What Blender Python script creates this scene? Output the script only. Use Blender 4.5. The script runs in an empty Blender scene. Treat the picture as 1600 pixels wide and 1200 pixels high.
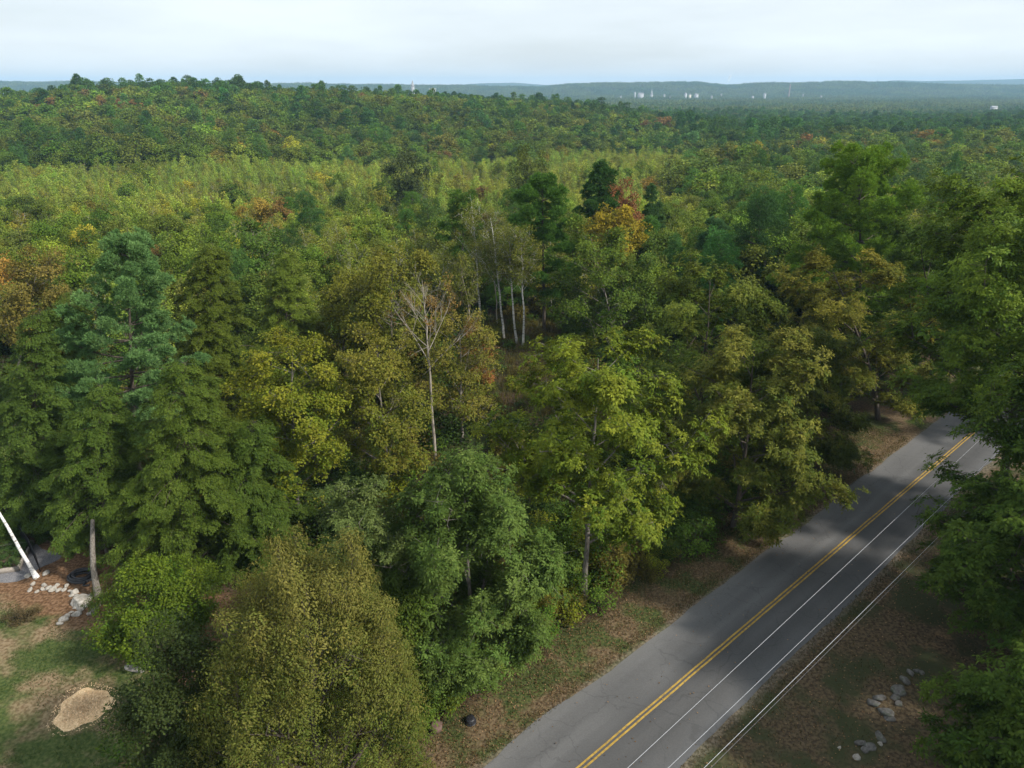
import bpy, math, random
import numpy as np
from mathutils import Vector, Matrix

# ------------------------------------------------------------------ camera, sky, sun, exposure
SC = bpy.context.scene
COL = SC.collection
F = 1120.0                      # focal length in pixels of the 1600 px wide photograph
TH = math.atan(467.0 / F)       # downward pitch of the drone camera
CH = 32.0                       # height of the camera over the road
cam_d = bpy.data.cameras.new('camera')
cam = bpy.data.objects.new('camera', cam_d)
COL.objects.link(cam)
cam.location = (0, 0, CH)
cam.rotation_euler = (math.pi / 2 - TH, 0, 0)
cam_d.sensor_width = 36
cam_d.lens = 36 * F / 1600
cam_d.clip_start = 0.5
cam_d.clip_end = 30000
SC.camera = cam

SUN_AZ, SUN_EL = 112.0, 40.0    # azimuth clockwise from the view direction, elevation
SUN_STRENGTH, SKY_STRENGTH = 5.0, 0.085
w = bpy.data.worlds.new('World')
SC.world = w
w.use_nodes = True
nt = w.node_tree
nt.nodes.clear()
N = nt.nodes.new
L = nt.links.new
out = N('ShaderNodeOutputWorld')
bg = N('ShaderNodeBackground')
bg.inputs['Strength'].default_value = SKY_STRENGTH
sky = N('ShaderNodeTexSky')
sky.sky_type = 'NISHITA'
sky.sun_disc = False
sky.sun_elevation = math.radians(SUN_EL)
sky.sun_rotation = math.radians(SUN_AZ)
sky.dust_density = 1.5
tc = N('ShaderNodeTexCoord')
mp = N('ShaderNodeMapping')
mp.inputs['Scale'].default_value = (1.6, 1.6, 9.0)
nz = N('ShaderNodeTexNoise')
nz.inputs['Scale'].default_value = 1.3
nz.inputs['Detail'].default_value = 5
rmp = N('ShaderNodeMapRange')
rmp.inputs['From Min'].default_value = 0.35
rmp.inputs['From Max'].default_value = 0.68
rmp.inputs['To Min'].default_value = 0.66
rmp.inputs['To Max'].default_value = 1.0
mixc = N('ShaderNodeMix')
mixc.data_type = 'RGBA'
# the veil of cloud is thickest towards the horizon and thins overhead
sep = N('ShaderNodeSeparateXYZ')
ov = N('ShaderNodeMapRange')
ov.inputs['From Min'].default_value = 0.10
ov.inputs['From Max'].default_value = 0.75
ov.inputs['To Min'].default_value = 1.0
ov.inputs['To Max'].default_value = 0.80
mul = N('ShaderNodeMath')
mul.operation = 'MULTIPLY'
# an overcast sky is brighter overhead than at the horizon
ovb = N('ShaderNodeMapRange')
ovb.inputs['From Min'].default_value = 0.12
ovb.inputs['From Max'].default_value = 0.9
ovb.inputs['To Min'].default_value = 1.0
ovb.inputs['To Max'].default_value = 1.35
cl = N('ShaderNodeVectorMath')
cl.operation = 'SCALE'
cl.inputs[0].default_value = (10.2, 11.1, 11.7)       # thin high cloud, in the sky texture's own units
L(sep.outputs['Z'], ovb.inputs['Value'])
L(ovb.outputs['Result'], cl.inputs['Scale'])
L(cl.outputs[0], mixc.inputs[7])
L(tc.outputs['Generated'], mp.inputs['Vector'])
L(mp.outputs['Vector'], nz.inputs['Vector'])
L(nz.outputs['Fac'], rmp.inputs['Value'])
L(tc.outputs['Generated'], sep.inputs[0])
L(sep.outputs['Z'], ov.inputs['Value'])
L(rmp.outputs['Result'], mul.inputs[0])
L(ov.outputs['Result'], mul.inputs[1])
L(mul.outputs[0], mixc.inputs[0])
L(sky.outputs['Color'], mixc.inputs[6])
L(mixc.outputs[2], bg.inputs['Color'])
L(bg.outputs['Background'], out.inputs['Surface'])

sun_d = bpy.data.lights.new('sun', 'SUN')
sun_d.energy = SUN_STRENGTH
sun_d.angle = math.radians(3.0)
sun_d.color = (1.0, 0.95, 0.87)
sun = bpy.data.objects.new('sun', sun_d)
COL.objects.link(sun)
az, el = math.radians(SUN_AZ), math.radians(SUN_EL)
SUNV = Vector((math.sin(az) * math.cos(el), math.cos(az) * math.cos(el), math.sin(el)))
sun.rotation_euler = SUNV.to_track_quat('Z', 'Y').to_euler()
sun.location = SUNV * 100
SC.view_settings.view_transform = 'Standard'
SC.view_settings.look = 'None'
SC.view_settings.exposure = 0.20
SC.view_settings.gamma = 1
cy = SC.cycles
cy.max_bounces = 8
cy.diffuse_bounces = 2
cy.transmission_bounces = 4
cy.volume_bounces = 1
cy.glossy_bounces = 2

# ------------------------------------------------------------------ picture <-> place
ct, st = math.cos(TH), math.sin(TH)


def G(px, py, z=0.0):
    a, b = (px - 800) / F, (600 - py) / F
    d = np.array([a, ct + b * st, -st + b * ct])
    t = (z - CH) / d[2]
    return d[0] * t, d[1] * t


def z_at(Y, py):
    b = (600 - py) / F
    return CH + Y * (b * ct - st) / (ct + b * st)


def depth(Y, z):
    return Y * ct - (z - CH) * st


def PX(x, y, z):
    dp = depth(y, z)
    return 800 + F * x / dp, 600 - F * (y * st + (z - CH) * ct) / dp


def X_of(px, Y, z):
    return (px - 800) / F * depth(Y, z)


def sstep(a, b, x):
    t = np.clip((x - a) / (b - a), 0, 1)
    return t * t * (3 - 2 * t)


# ------------------------------------------------------------------ terrain
HR = 650.0
_hp = [(-900, 150), (-300, 140), (0, 138), (150, 130), (300, 124), (400, 127), (550, 133), (700, 142), (850, 151), (950, 161), (1060, 176)]
HX = [X_of(p, HR, 30) for p, q in _hp] + [X_of(1150, HR, 0), 3000]
HZ = [z_at(HR, q) - 17.0 for p, q in _hp] + [-17, -17]
_ra = [(-400, 128), (0, 126), (130, 127), (430, 130), (640, 131), (760, 134), (850, 135), (880, 130), (920, 128), (1090, 128), (1140, 132), (1200, 128), (1330, 127), (1500, 130), (1560, 132), (1700, 131), (2100, 130)]
_rb = [(-500, 127), (0, 127), (430, 131), (700, 132), (760, 130), (800, 129), (860, 132), (1100, 132), (1300, 129), (1400, 125.5), (1450, 126.5), (1500, 125), (1600, 123.5), (1800, 124), (2200, 126)]


def TZ(x, y):
    x = np.asarray(x, float)
    y = np.asarray(y, float)
    base = np.interp(y, [-100, 0, 100, 200, 300, 500, 900, 1300, 3000, 9500], [0, 0, 0, -5, -6, -12, -22, -26, -28, -30])
    yb = np.clip(300 + 0.5 * (x + 200), 290, 520)
    top = np.interp(x, HX, HZ)
    up = sstep(0, 1, (y - yb) / (HR - yb))
    dn = 1 - sstep(HR, HR + 480, y)
    k = np.where(y < HR, up, dn)
    z = base + np.maximum(top - base, 0) * k
    roll = 2.6 * np.sin(x * .011 + 1.3) * np.sin(y * .009 + .4) + 1.6 * np.sin(x * .027 + y * .017)
    z = z + roll * sstep(160, 420, y) * (1 - .6 * k)
    for D, prof, sg in ((4300., _ra, 340.), (7800., _rb, 620.)):
        px = 800 + F * x / np.maximum(depth(y, 40.), 1)
        cr = z_at(D, np.interp(px, [p for p, q in prof], [q for p, q in prof])) - (15 if D < 5000 else 2)
        cr = cr + 2.5 * np.sin(x * .006 + D) + 1.5 * np.sin(x * .015)
        z = z + np.maximum(cr - z, 0) * np.exp(-((y - D) / sg) ** 2 / 2)
    return z


# ------------------------------------------------------------------ mesh helpers
def mesh_quads(name, V, Q, mats, mat_idx=None, attrs=None, smooth=False):
    V = np.asarray(V, np.float32).reshape(-1, 3)
    Q = np.asarray(Q, np.int32).reshape(-1, 4)
    me = bpy.data.meshes.new(name)
    me.vertices.add(len(V))
    me.vertices.foreach_set('co', V.ravel())
    me.loops.add(len(Q) * 4)
    me.loops.foreach_set('vertex_index', Q.ravel())
    me.polygons.add(len(Q))
    me.polygons.foreach_set('loop_start', np.arange(0, len(Q) * 4, 4, dtype=np.int32))
    me.polygons.foreach_set('loop_total', np.full(len(Q), 4, np.int32))
    for m in mats:
        me.materials.append(m)
    if mat_idx is not None:
        me.polygons.foreach_set('material_index', np.asarray(mat_idx, np.int32))
    if smooth is not False:
        me.polygons.foreach_set('use_smooth', np.broadcast_to(np.asarray(smooth, bool), (len(Q),)).copy())
    for k, v in (attrs or {}).items():
        a = me.attributes.new(k, 'FLOAT', 'FACE')
        a.data.foreach_set('value', np.asarray(v, np.float32))
    me.update(calc_edges=True)
    return me


def obj(name, me, parent=None, loc=None):
    o = bpy.data.objects.new(name, me)
    COL.objects.link(o)
    if parent is not None:
        o.parent = parent
    if loc is not None:
        o.location = loc
    return o


def tag(o, label=None, cat=None, group=None, kind=None):
    if label:
        o['label'] = label
    if cat:
        o['category'] = cat
    if group:
        o['group'] = group
    if kind:
        o['kind'] = kind
    return o


def thing(name, loc, label, cat, group=None, rz=0):
    o = bpy.data.objects.new(name, None)
    COL.objects.link(o)
    o.empty_display_size = .3
    o.location = loc
    o.rotation_euler = (0, 0, rz)
    return tag(o, label, cat, group)


def tubes(P, R, sides):
    """P (B,n,3) centre lines, R (B,n) radii -> verts, quads"""
    P = np.asarray(P, float)
    R = np.asarray(R, float)
    B, n, _ = P.shape
    T = np.gradient(P, axis=1)
    T /= np.linalg.norm(T, axis=2, keepdims=True) + 1e-9
    ref = np.where(np.abs(T[:, :, 2:3]) > .9, np.array([1., 0, 0]), np.array([0, 0, 1.]))
    U = np.cross(T, ref)
    U /= np.linalg.norm(U, axis=2, keepdims=True) + 1e-9
    W = np.cross(T, U)
    a = np.arange(sides) * 2 * np.pi / sides
    V = P[:, :, None] + R[:, :, None, None] * (np.cos(a)[None, None, :, None] * U[:, :, None] + np.sin(a)[None, None, :, None] * W[:, :, None])
    idx = np.arange(B * n * sides).reshape(B, n, sides)
    A = idx[:, :-1]
    Bq = idx[:, 1:]
    Q = np.stack([A, np.roll(A, -1, 2), np.roll(Bq, -1, 2), Bq], -1).reshape(-1, 4)
    return V.reshape(-1, 3), Q


def joinVQ(parts):
    Vs, Qs, o = [], [], 0
    for V, Q in parts:
        Vs.append(V)
        Qs.append(Q + o)
        o += len(V)
    return np.concatenate(Vs), np.concatenate(Qs)


def nrm(v):
    return v / (np.linalg.norm(v, axis=-1, keepdims=True) + 1e-9)


def boxVQ(x0, x1, y0, y1, z0, z1):
    V = np.array([[x0, y0, z0], [x1, y0, z0], [x1, y1, z0], [x0, y1, z0], [x0, y0, z1], [x1, y0, z1], [x1, y1, z1], [x0, y1, z1]], float)
    Q = np.array([[0, 3, 2, 1], [4, 5, 6, 7], [0, 1, 5, 4], [1, 2, 6, 5], [2, 3, 7, 6], [3, 0, 4, 7]])
    return V, Q


# ------------------------------------------------------------------ materials
def newmat(name):
    m = bpy.data.materials.new(name)
    m.use_nodes = True
    m.node_tree.nodes.clear()
    return m, m.node_tree.nodes.new, m.node_tree.links.new


def leaf_material(name, gloss=.07, trans=.30):
    m, N, L = newmat(name)
    out = N('ShaderNodeOutputMaterial')
    a = N('ShaderNodeAttribute')
    a.attribute_type = 'INSTANCER'
    a.attribute_name = 'tint'
    b = N('ShaderNodeAttribute')
    b.attribute_type = 'INSTANCER'
    b.attribute_name = 'tint2'
    cv = N('ShaderNodeAttribute')
    cv.attribute_name = 'cv'
    lv = N('ShaderNodeAttribute')
    lv.attribute_name = 'lv'
    mx = N('ShaderNodeMix')
    mx.data_type = 'RGBA'
    L(cv.outputs['Fac'], mx.inputs[0])
    L(a.outputs['Color'], mx.inputs[6])
    L(b.outputs['Color'], mx.inputs[7])
    sc = N('ShaderNodeVectorMath')
    sc.operation = 'SCALE'
    L(mx.outputs[2], sc.inputs[0])
    L(lv.outputs['Fac'], sc.inputs['Scale'])
    p = N('ShaderNodeBsdfPrincipled')
    p.inputs['Roughness'].default_value = .55
    p.inputs['Specular IOR Level'].default_value = gloss
    L(sc.outputs[0], p.inputs['Base Color'])
    t = N('ShaderNodeBsdfTranslucent')
    L(sc.outputs[0], t.inputs['Color'])
    ms = N('ShaderNodeMixShader')
    ms.inputs[0].default_value = trans
    L(p.outputs[0], ms.inputs[1])
    L(t.outputs[0], ms.inputs[2])
    L(ms.outputs[0], out.inputs['Surface'])
    return m


def noise_mat(name, c1, c2, scale, rough=.9, detail=6, c3=None, scale3=None, bump=0., spec=.2, stretch=(1, 1, 1), lo=.35, hi=.65):
    m, N, L = newmat(name)
    out = N('ShaderNodeOutputMaterial')
    p = N('ShaderNodeBsdfPrincipled')
    p.inputs['Roughness'].default_value = rough
    p.inputs['Specular IOR Level'].default_value = spec
    g = N('ShaderNodeTexCoord')
    mp = N('ShaderNodeMapping')
    mp.inputs['Scale'].default_value = stretch
    L(g.outputs['Object'], mp.inputs[0])
    n = N('ShaderNodeTexNoise')
    n.inputs['Scale'].default_value = scale
    n.inputs['Detail'].default_value = detail
    L(mp.outputs[0], n.inputs['Vector'])
    r = N('ShaderNodeMapRange')
    r.inputs['From Min'].default_value = lo
    r.inputs['From Max'].default_value = hi
    L(n.outputs['Fac'], r.inputs['Value'])
    mx = N('ShaderNodeMix')
    mx.data_type = 'RGBA'
    mx.inputs[6].default_value = (*c1, 1)
    mx.inputs[7].default_value = (*c2, 1)
    L(r.outputs[0], mx.inputs[0])
    col = mx.outputs[2]
    if c3:
        n3 = N('ShaderNodeTexNoise')
        n3.inputs['Scale'].default_value = scale3
        n3.inputs['Detail'].default_value = 3
        L(mp.outputs[0], n3.inputs['Vector'])
        r3 = N('ShaderNodeMapRange')
        r3.inputs['From Min'].default_value = .5
        r3.inputs['From Max'].default_value = .7
        L(n3.outputs['Fac'], r3.inputs['Value'])
        m3 = N('ShaderNodeMix')
        m3.data_type = 'RGBA'
        m3.inputs[7].default_value = (*c3, 1)
        L(r3.outputs[0], m3.inputs[0])
        L(col, m3.inputs[6])
        col = m3.outputs[2]
    L(col, p.inputs['Base Color'])
    if bump:
        b = N('ShaderNodeBump')
        b.inputs['Strength'].default_value = bump
        b.inputs['Distance'].default_value = .05
        L(n.outputs['Fac'], b.inputs['Height'])
        L(b.outputs[0], p.inputs['Normal'])
    L(p.outputs[0], out.inputs['Surface'])
    return m


M_LEAF = leaf_material('leaf')
M_NEEDLE = leaf_material('needle', .05, .22)
M_BARK = noise_mat('bark_grey', (.10, .085, .07), (.22, .20, .17), 6, stretch=(3, 3, .6), bump=.4)
M_BARKD = noise_mat('bark_dark', (.045, .035, .028), (.11, .09, .07), 5, stretch=(3, 3, .6), bump=.4)
M_BIRCH = noise_mat('bark_birch', (.44, .42, .38), (.60, .58, .54), 3, c3=(.10, .09, .08), scale3=2.2, stretch=(1, 1, 3.5), bump=.15)
M_PALE = noise_mat('bark_pale', (.22, .19, .155), (.36, .32, .27), 4, stretch=(2, 2, .7), bump=.2)


# ------------------------------------------------------------------ leaf tuft patterns (unit radius, z' points outward)
def leaf_quads(pos, axis, nor, ls, lw, fold=.12):
    axis = nrm(axis)
    side = nrm(np.cross(axis, nor))
    nn = np.cross(side, axis)
    ls = np.broadcast_to(ls, (len(pos),))[:, None]
    lw = np.broadcast_to(lw, (len(pos),))[:, None]
    a = pos
    b = pos + axis * ls * .45 + side * lw * .5 + nn * ls * fold
    c = pos + axis * ls
    d = pos + axis * ls * .45 - side * lw * .5 + nn * ls * fold
    return np.stack([a, b, c, d], 1)


def t_broad(rng, M, ls, lw, droop=.3, zmin=-.35, rnd=1.0):
    d = rng.normal(size=(M * 3, 3))
    d = nrm(d)
    d = d[d[:, 2] > zmin][:M]
    r = rng.uniform(.35, 1, len(d)) ** .6
    pos = d * r[:, None]
    axis = d * .7 + rng.normal(size=d.shape) * .45 * rnd - np.array([0, 0, droop])
    nor = d * .5 + np.array([0, 0, .9]) + rng.normal(size=d.shape) * .35 * rnd
    return leaf_quads(pos, axis, nor, ls * rng.uniform(.7, 1.25, len(d)), lw * rng.uniform(.8, 1.2, len(d)))


def t_comp(rng, nf, ls, lw, droop=.5, pairs=3):
    out = []
    for k in range(nf):
        a = k * 2.399 + rng.uniform(-.4, .4)
        e = rng.uniform(-.1, 1.1)
        d = np.array([math.cos(a) * math.cos(e), math.sin(a) * math.cos(e), math.sin(e)])
        s = nrm(np.cross(d, [0, 0, 1.]))
        ln = rng.uniform(.75, 1.05)
        P, A = [], []
        for q in range(pairs):
            t = .35 + .6 * q / pairs
            p = d * ln * t - np.array([0, 0, droop * .55 * t * t])
            for sg in (-1, 1):
                P.append(p)
                A.append(d * .6 + s * sg * .75 - np.array([0, 0, droop * (.4 + t)]))
        P.append(d * ln - np.array([0, 0, droop * .5]))
        A.append(d - np.array([0, 0, droop * 1.4]))
        P, A = np.array(P), np.array(A)
        nor = np.array([0, 0, 1.]) + rng.normal(size=P.shape) * .3
        out.append(leaf_quads(P, A + rng.normal(size=P.shape) * .15, nor, ls * rng.uniform(.8, 1.15, len(P)), lw))
    return np.concatenate(out)


def t_needle(rng, shoots, blades, ls, lw):
    out = []
    for k in range(shoots):
        a = rng.uniform(0, 6.283)
        r = rng.uniform(0, 1) ** .5 * .95
        p = np.array([math.cos(a) * r, math.sin(a) * r, rng.uniform(-.10, .14) - .12 * r])
        P = np.repeat(p[None], blades, 0) + rng.normal(size=(blades, 3)) * .06
        A = np.array([math.cos(a) * .55, math.sin(a) * .55, .75]) + rng.normal(size=(blades, 3)) * .6
        nor = rng.normal(size=(blades, 3)) + np.array([0, 0, .5])
        out.append(leaf_quads(P, A, nor, ls * rng.uniform(.7, 1.2, blades), lw, 0.02))
    return np.concatenate(out)


def t_spray(rng, n, ls, lw, width=.5):
    """flat fern-like spray of small needles along z', x' is the upper side"""
    t = rng.uniform(0, 1, n) ** .8
    lat = rng.uniform(-1, 1, n) * width * (1.05 - t) ** .8
    P = np.stack([-.25 * (t ** 2) - .12 * np.abs(lat) + rng.normal(size=n) * .04, lat, t], 1)
    A = np.stack([-.35 - .2 * t + rng.normal(size=n) * .2, np.sign(lat) * .6 + rng.normal(size=n) * .3, .7 + rng.normal(size=n) * .2], 1)
    nor = np.stack([np.ones(n), rng.normal(size=n) * .35, .3 + rng.normal(size=n) * .35], 1)
    return leaf_quads(P, A, nor, ls * rng.uniform(.7, 1.3, n), lw, .03)


def place_tufts(rng, templates, C, D, S, spin=math.pi, leafvar=.17, tvar=.5, cvbias=None):
    """copy leaf tufts to centres C, outward directions D, sizes S. returns V, Q, cv, lv"""
    D = nrm(D)
    up = np.array([0, 0, 1.])
    X = up - D * (D @ up)[:, None]
    bad = np.linalg.norm(X, axis=1) < .05
    X[bad] = np.array([1., 0, 0])
    X = nrm(X)
    Y = np.cross(D, X)
    a = rng.uniform(-spin, spin, len(C))
    X2 = X * np.cos(a)[:, None] + Y * np.sin(a)[:, None]
    Y2 = np.cross(D, X2)
    Vs, cvs, lvs = [], [], []
    pick = rng.integers(0, len(templates), len(C))
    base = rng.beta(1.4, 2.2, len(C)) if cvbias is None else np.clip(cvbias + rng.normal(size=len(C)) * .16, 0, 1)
    for k, t in enumerate(templates):
        I = np.where(pick == k)[0]
        if not len(I):
            continue
        R = np.stack([X2[I], Y2[I], D[I]], 2)               # columns = local axes
        v = np.einsum('bij,mqj->bmqi', R, t) * S[I][:, None, None, None] + C[I][:, None, None, :]
        Vs.append(v.reshape(-1, 3))
        m = len(t)
        cvs.append(np.clip(base[I][:, None] + rng.normal(size=(len(I), m)) * leafvar * .45, 0, 1).ravel())
        lvs.append(np.clip(1 + rng.normal(size=(len(I), m)) * leafvar + (rng.normal(size=len(I)) * .1)[:, None], .45, 1.7).ravel())
    V = np.concatenate(Vs)
    Q = np.arange(len(V)).reshape(-1, 4)
    return V, Q, np.concatenate(cvs), np.concatenate(lvs)


# ------------------------------------------------------------------ growing trees
def bez(a, b, c, t):
    t = t[..., None]
    return a * (1 - t) ** 2 + 2 * b * t * (1 - t) + c * t ** 2


def prof_round(u):
    return np.clip(np.sin(np.pi * np.clip(u, .02, .995) ** .8), 0, 1) ** .55


def prof_egg(u):
    return np.clip(np.sin(np.pi * np.clip(u * .92 + .06, .0, .99) ** .62), 0, 1) ** .7


def prof_dome(u):
    return np.clip(1 - ((u - .42) / .62) ** 2, .02, 1) ** .5


def prof_bell(u):
    return np.clip(1 - np.clip(u, 0, .985) ** 2.1, .0, 1) ** .62


def prof_flame(u):
    return np.clip(1 - u, 0, 1) ** .65 * np.clip(.55 + u * 2.2, 0, 1)


def trunk_line(rng, H, lean, wig, n=9):
    z = np.linspace(0, 1, n)
    P = np.stack([lean[0] * z ** 1.3, lean[1] * z ** 1.3, z * H], 1)
    P[1:, :2] += np.cumsum(rng.normal(size=(n - 1, 2)) * wig, 0)
    return P


def at_trunk(T, z):
    z = np.asarray(z, float)
    return np.stack([np.interp(z, T[:, 2], T[:, 0]), np.interp(z, T[:, 2], T[:, 1]), z], -1)


def deciduous(seed, H, cb, R, nl=16, tufts=320, tr=.75, lobe=1.2, lz=.7, asc=.7, prof=prof_round, tmpl=None, trunk_r=.2,
              lean=(0, 0), twig=True, sides=8, topcv=.0, wig=.06, squash=1.0, bough=.42, taper=.88, limbf=.4, plumes=0, plume_h=2.4, plume_r=.6, limb_r=.55):
    """returns wood (V,Q) and leaves (V,Q,cv,lv)"""
    rng = np.random.default_rng(seed)
    T = trunk_line(rng, H * .9, lean, wig)
    wood = []
    rad = trunk_r * (1 - np.linspace(0, 1, len(T)) * taper)
    rad[0] *= 1.25
    wood.append(tubes(T[None], rad[None], sides))
    i = np.arange(nl)
    u = np.clip((i + .5 + rng.uniform(-.3, .3, nl)) / nl, 0, 1)
    azm = i * 2.399 + rng.uniform(-.45, .45, nl)
    zE = cb + (H - cb) * u
    rE = R * prof(u) * rng.uniform(.72, 1.08, nl)
    z0 = np.clip(zE - rE * asc - rng.uniform(0, .4, nl), cb * .55, H * .86)
    A = at_trunk(T, z0)
    axis = at_trunk(T, np.minimum(zE, H * .9))
    E = np.stack([axis[:, 0] + rE * np.cos(azm), axis[:, 1] + rE * np.sin(azm) * squash, zE - .04 * H * rng.uniform(0, 1, nl)], 1)
    Mid = (A + E) / 2 + np.stack([rng.normal(size=nl) * .12 * R, rng.normal(size=nl) * .12 * R, (.12 * rE) * rng.uniform(-.4, 1.2, nl)], 1)
    tt = np.linspace(0, 1, 7)
    P = bez(A[:, None], Mid[:, None], E[:, None], np.broadcast_to(tt, (nl, 7)))
    r0 = np.interp(z0, T[:, 2], rad) * limb_r
    RR = r0[:, None] * (1 - tt * .85)[None] + .006
    wood.append(tubes(P, RR, 5))
    # side boughs
    wgt = rE + .35 * R
    wgt = wgt / wgt.sum()
    nb = nl * 4
    li = rng.choice(nl, nb, p=wgt)
    ts = rng.uniform(.25, .85, nb)
    S = bez(A[li], Mid[li], E[li], ts)
    out = nrm(E[li] - A[li])
    dev = rng.normal(size=(nb, 3)) * .75
    dirn = nrm(out + dev + np.array([0, 0, .15]))
    Lb = (rE[li] * bough + .35 * lobe) * rng.uniform(.6, 1.15, nb)
    BE = S + dirn * Lb[:, None]
    BM = (S + BE) / 2 + rng.normal(size=(nb, 3)) * .1
    tb = np.linspace(0, 1, 5)
    wood.append(tubes(bez(S[:, None], BM[:, None], BE[:, None], np.broadcast_to(tb, (nb, 5))), (r0[li] * .45)[:, None] * (1 - tb * .8) + .005, 4))
    # tufts along limbs and boughs
    n1 = int(tufts * limbf)
    l1 = rng.choice(nl, n1, p=wgt)
    t1 = rng.beta(3, 1.1, n1)
    B1 = bez(A[l1], Mid[l1], E[l1], t1)
    n2 = tufts - n1
    l2 = rng.integers(0, nb, n2)
    t2 = rng.beta(2.2, 1.0, n2)
    B2 = bez(S[l2], BM[l2], BE[l2], t2)
    B = np.concatenate([B1, B2])
    off = rng.normal(size=B.shape) * np.array([lobe, lobe, lobe * lz]) * .45
    C = B + off
    if plumes:
        # upright plumes: every shoot of the outer crown grows into a narrow cone of leaves of its own
        pu = np.sort(rng.uniform(0, .96, plumes))
        pa = np.arange(plumes) * 2.399 + rng.uniform(-.35, .35, plumes)
        pz = cb + (H - cb) * pu - plume_h * .55
        pr = R * prof(pu) * rng.uniform(.70, 1.04, plumes)
        ax = at_trunk(T, np.clip(pz, 0, H * .9))
        PC = np.stack([ax[:, 0] + pr * np.cos(pa), ax[:, 1] + pr * np.sin(pa), pz], 1)
        near = np.argmin(((PC[:, None] - B[None]) ** 2).sum(2), 1)
        J = rng.integers(0, plumes, int(tufts * .8))
        q = rng.uniform(0, 1, len(J)) ** 1.15
        hs = (plume_h * rng.uniform(.75, 1.25, plumes))[J]
        a2 = rng.uniform(0, 6.283, len(J))
        r2 = plume_r * (1.08 - q) ** .7 * np.sqrt(rng.uniform(.1, 1, len(J)))
        o2 = np.stack([np.cos(pa), np.sin(pa), np.zeros(plumes)], 1)[J]
        PT = PC[J] + np.stack([r2 * np.cos(a2), r2 * np.sin(a2), hs * q], 1) + o2 * (.25 * (1 - q))[:, None]
        inner = rng.choice(len(C), int(tufts * .2), replace=False)
        stem = np.stack([B[near], (B[near] + PC) / 2 + np.array([0, 0, -.1]), PC, PC + np.array([0, 0, 1.]) * plume_h * .5], 1)
        wood.append(tubes(stem, np.broadcast_to(np.array([.03, .025, .02, .008]), (plumes, 4)), 4))
        C = np.concatenate([C[inner], PT])
        B = np.concatenate([B[inner], PC[J] + np.array([0, 0, 1.]) * (hs * q * .8)[:, None]])
    keep = C[:, 2] > cb * .8
    B, C = B[keep], C[keep]
    ax = at_trunk(T, np.clip(C[:, 2] - .45 * R, 0, H))
    D = nrm(C - ax) * .7 + np.array([0, 0, .65]) + rng.normal(size=C.shape) * .22
    Sz = tr * rng.uniform(.72, 1.22, len(C))
    if twig:
        tw = np.linspace(0, 1, 3)
        K = np.stack([B, (B + C) / 2 + rng.normal(size=B.shape) * .05, C], 1)
        wood.append(tubes(K, np.broadcast_to(np.array([.014, .010, .006]), (len(B), 3)), 3))
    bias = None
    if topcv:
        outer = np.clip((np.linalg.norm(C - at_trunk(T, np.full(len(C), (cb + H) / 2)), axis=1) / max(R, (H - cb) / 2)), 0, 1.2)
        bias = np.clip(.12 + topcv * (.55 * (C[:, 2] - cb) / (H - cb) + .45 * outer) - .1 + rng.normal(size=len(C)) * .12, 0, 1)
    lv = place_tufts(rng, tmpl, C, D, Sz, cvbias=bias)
    return joinVQ(wood), lv


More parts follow.
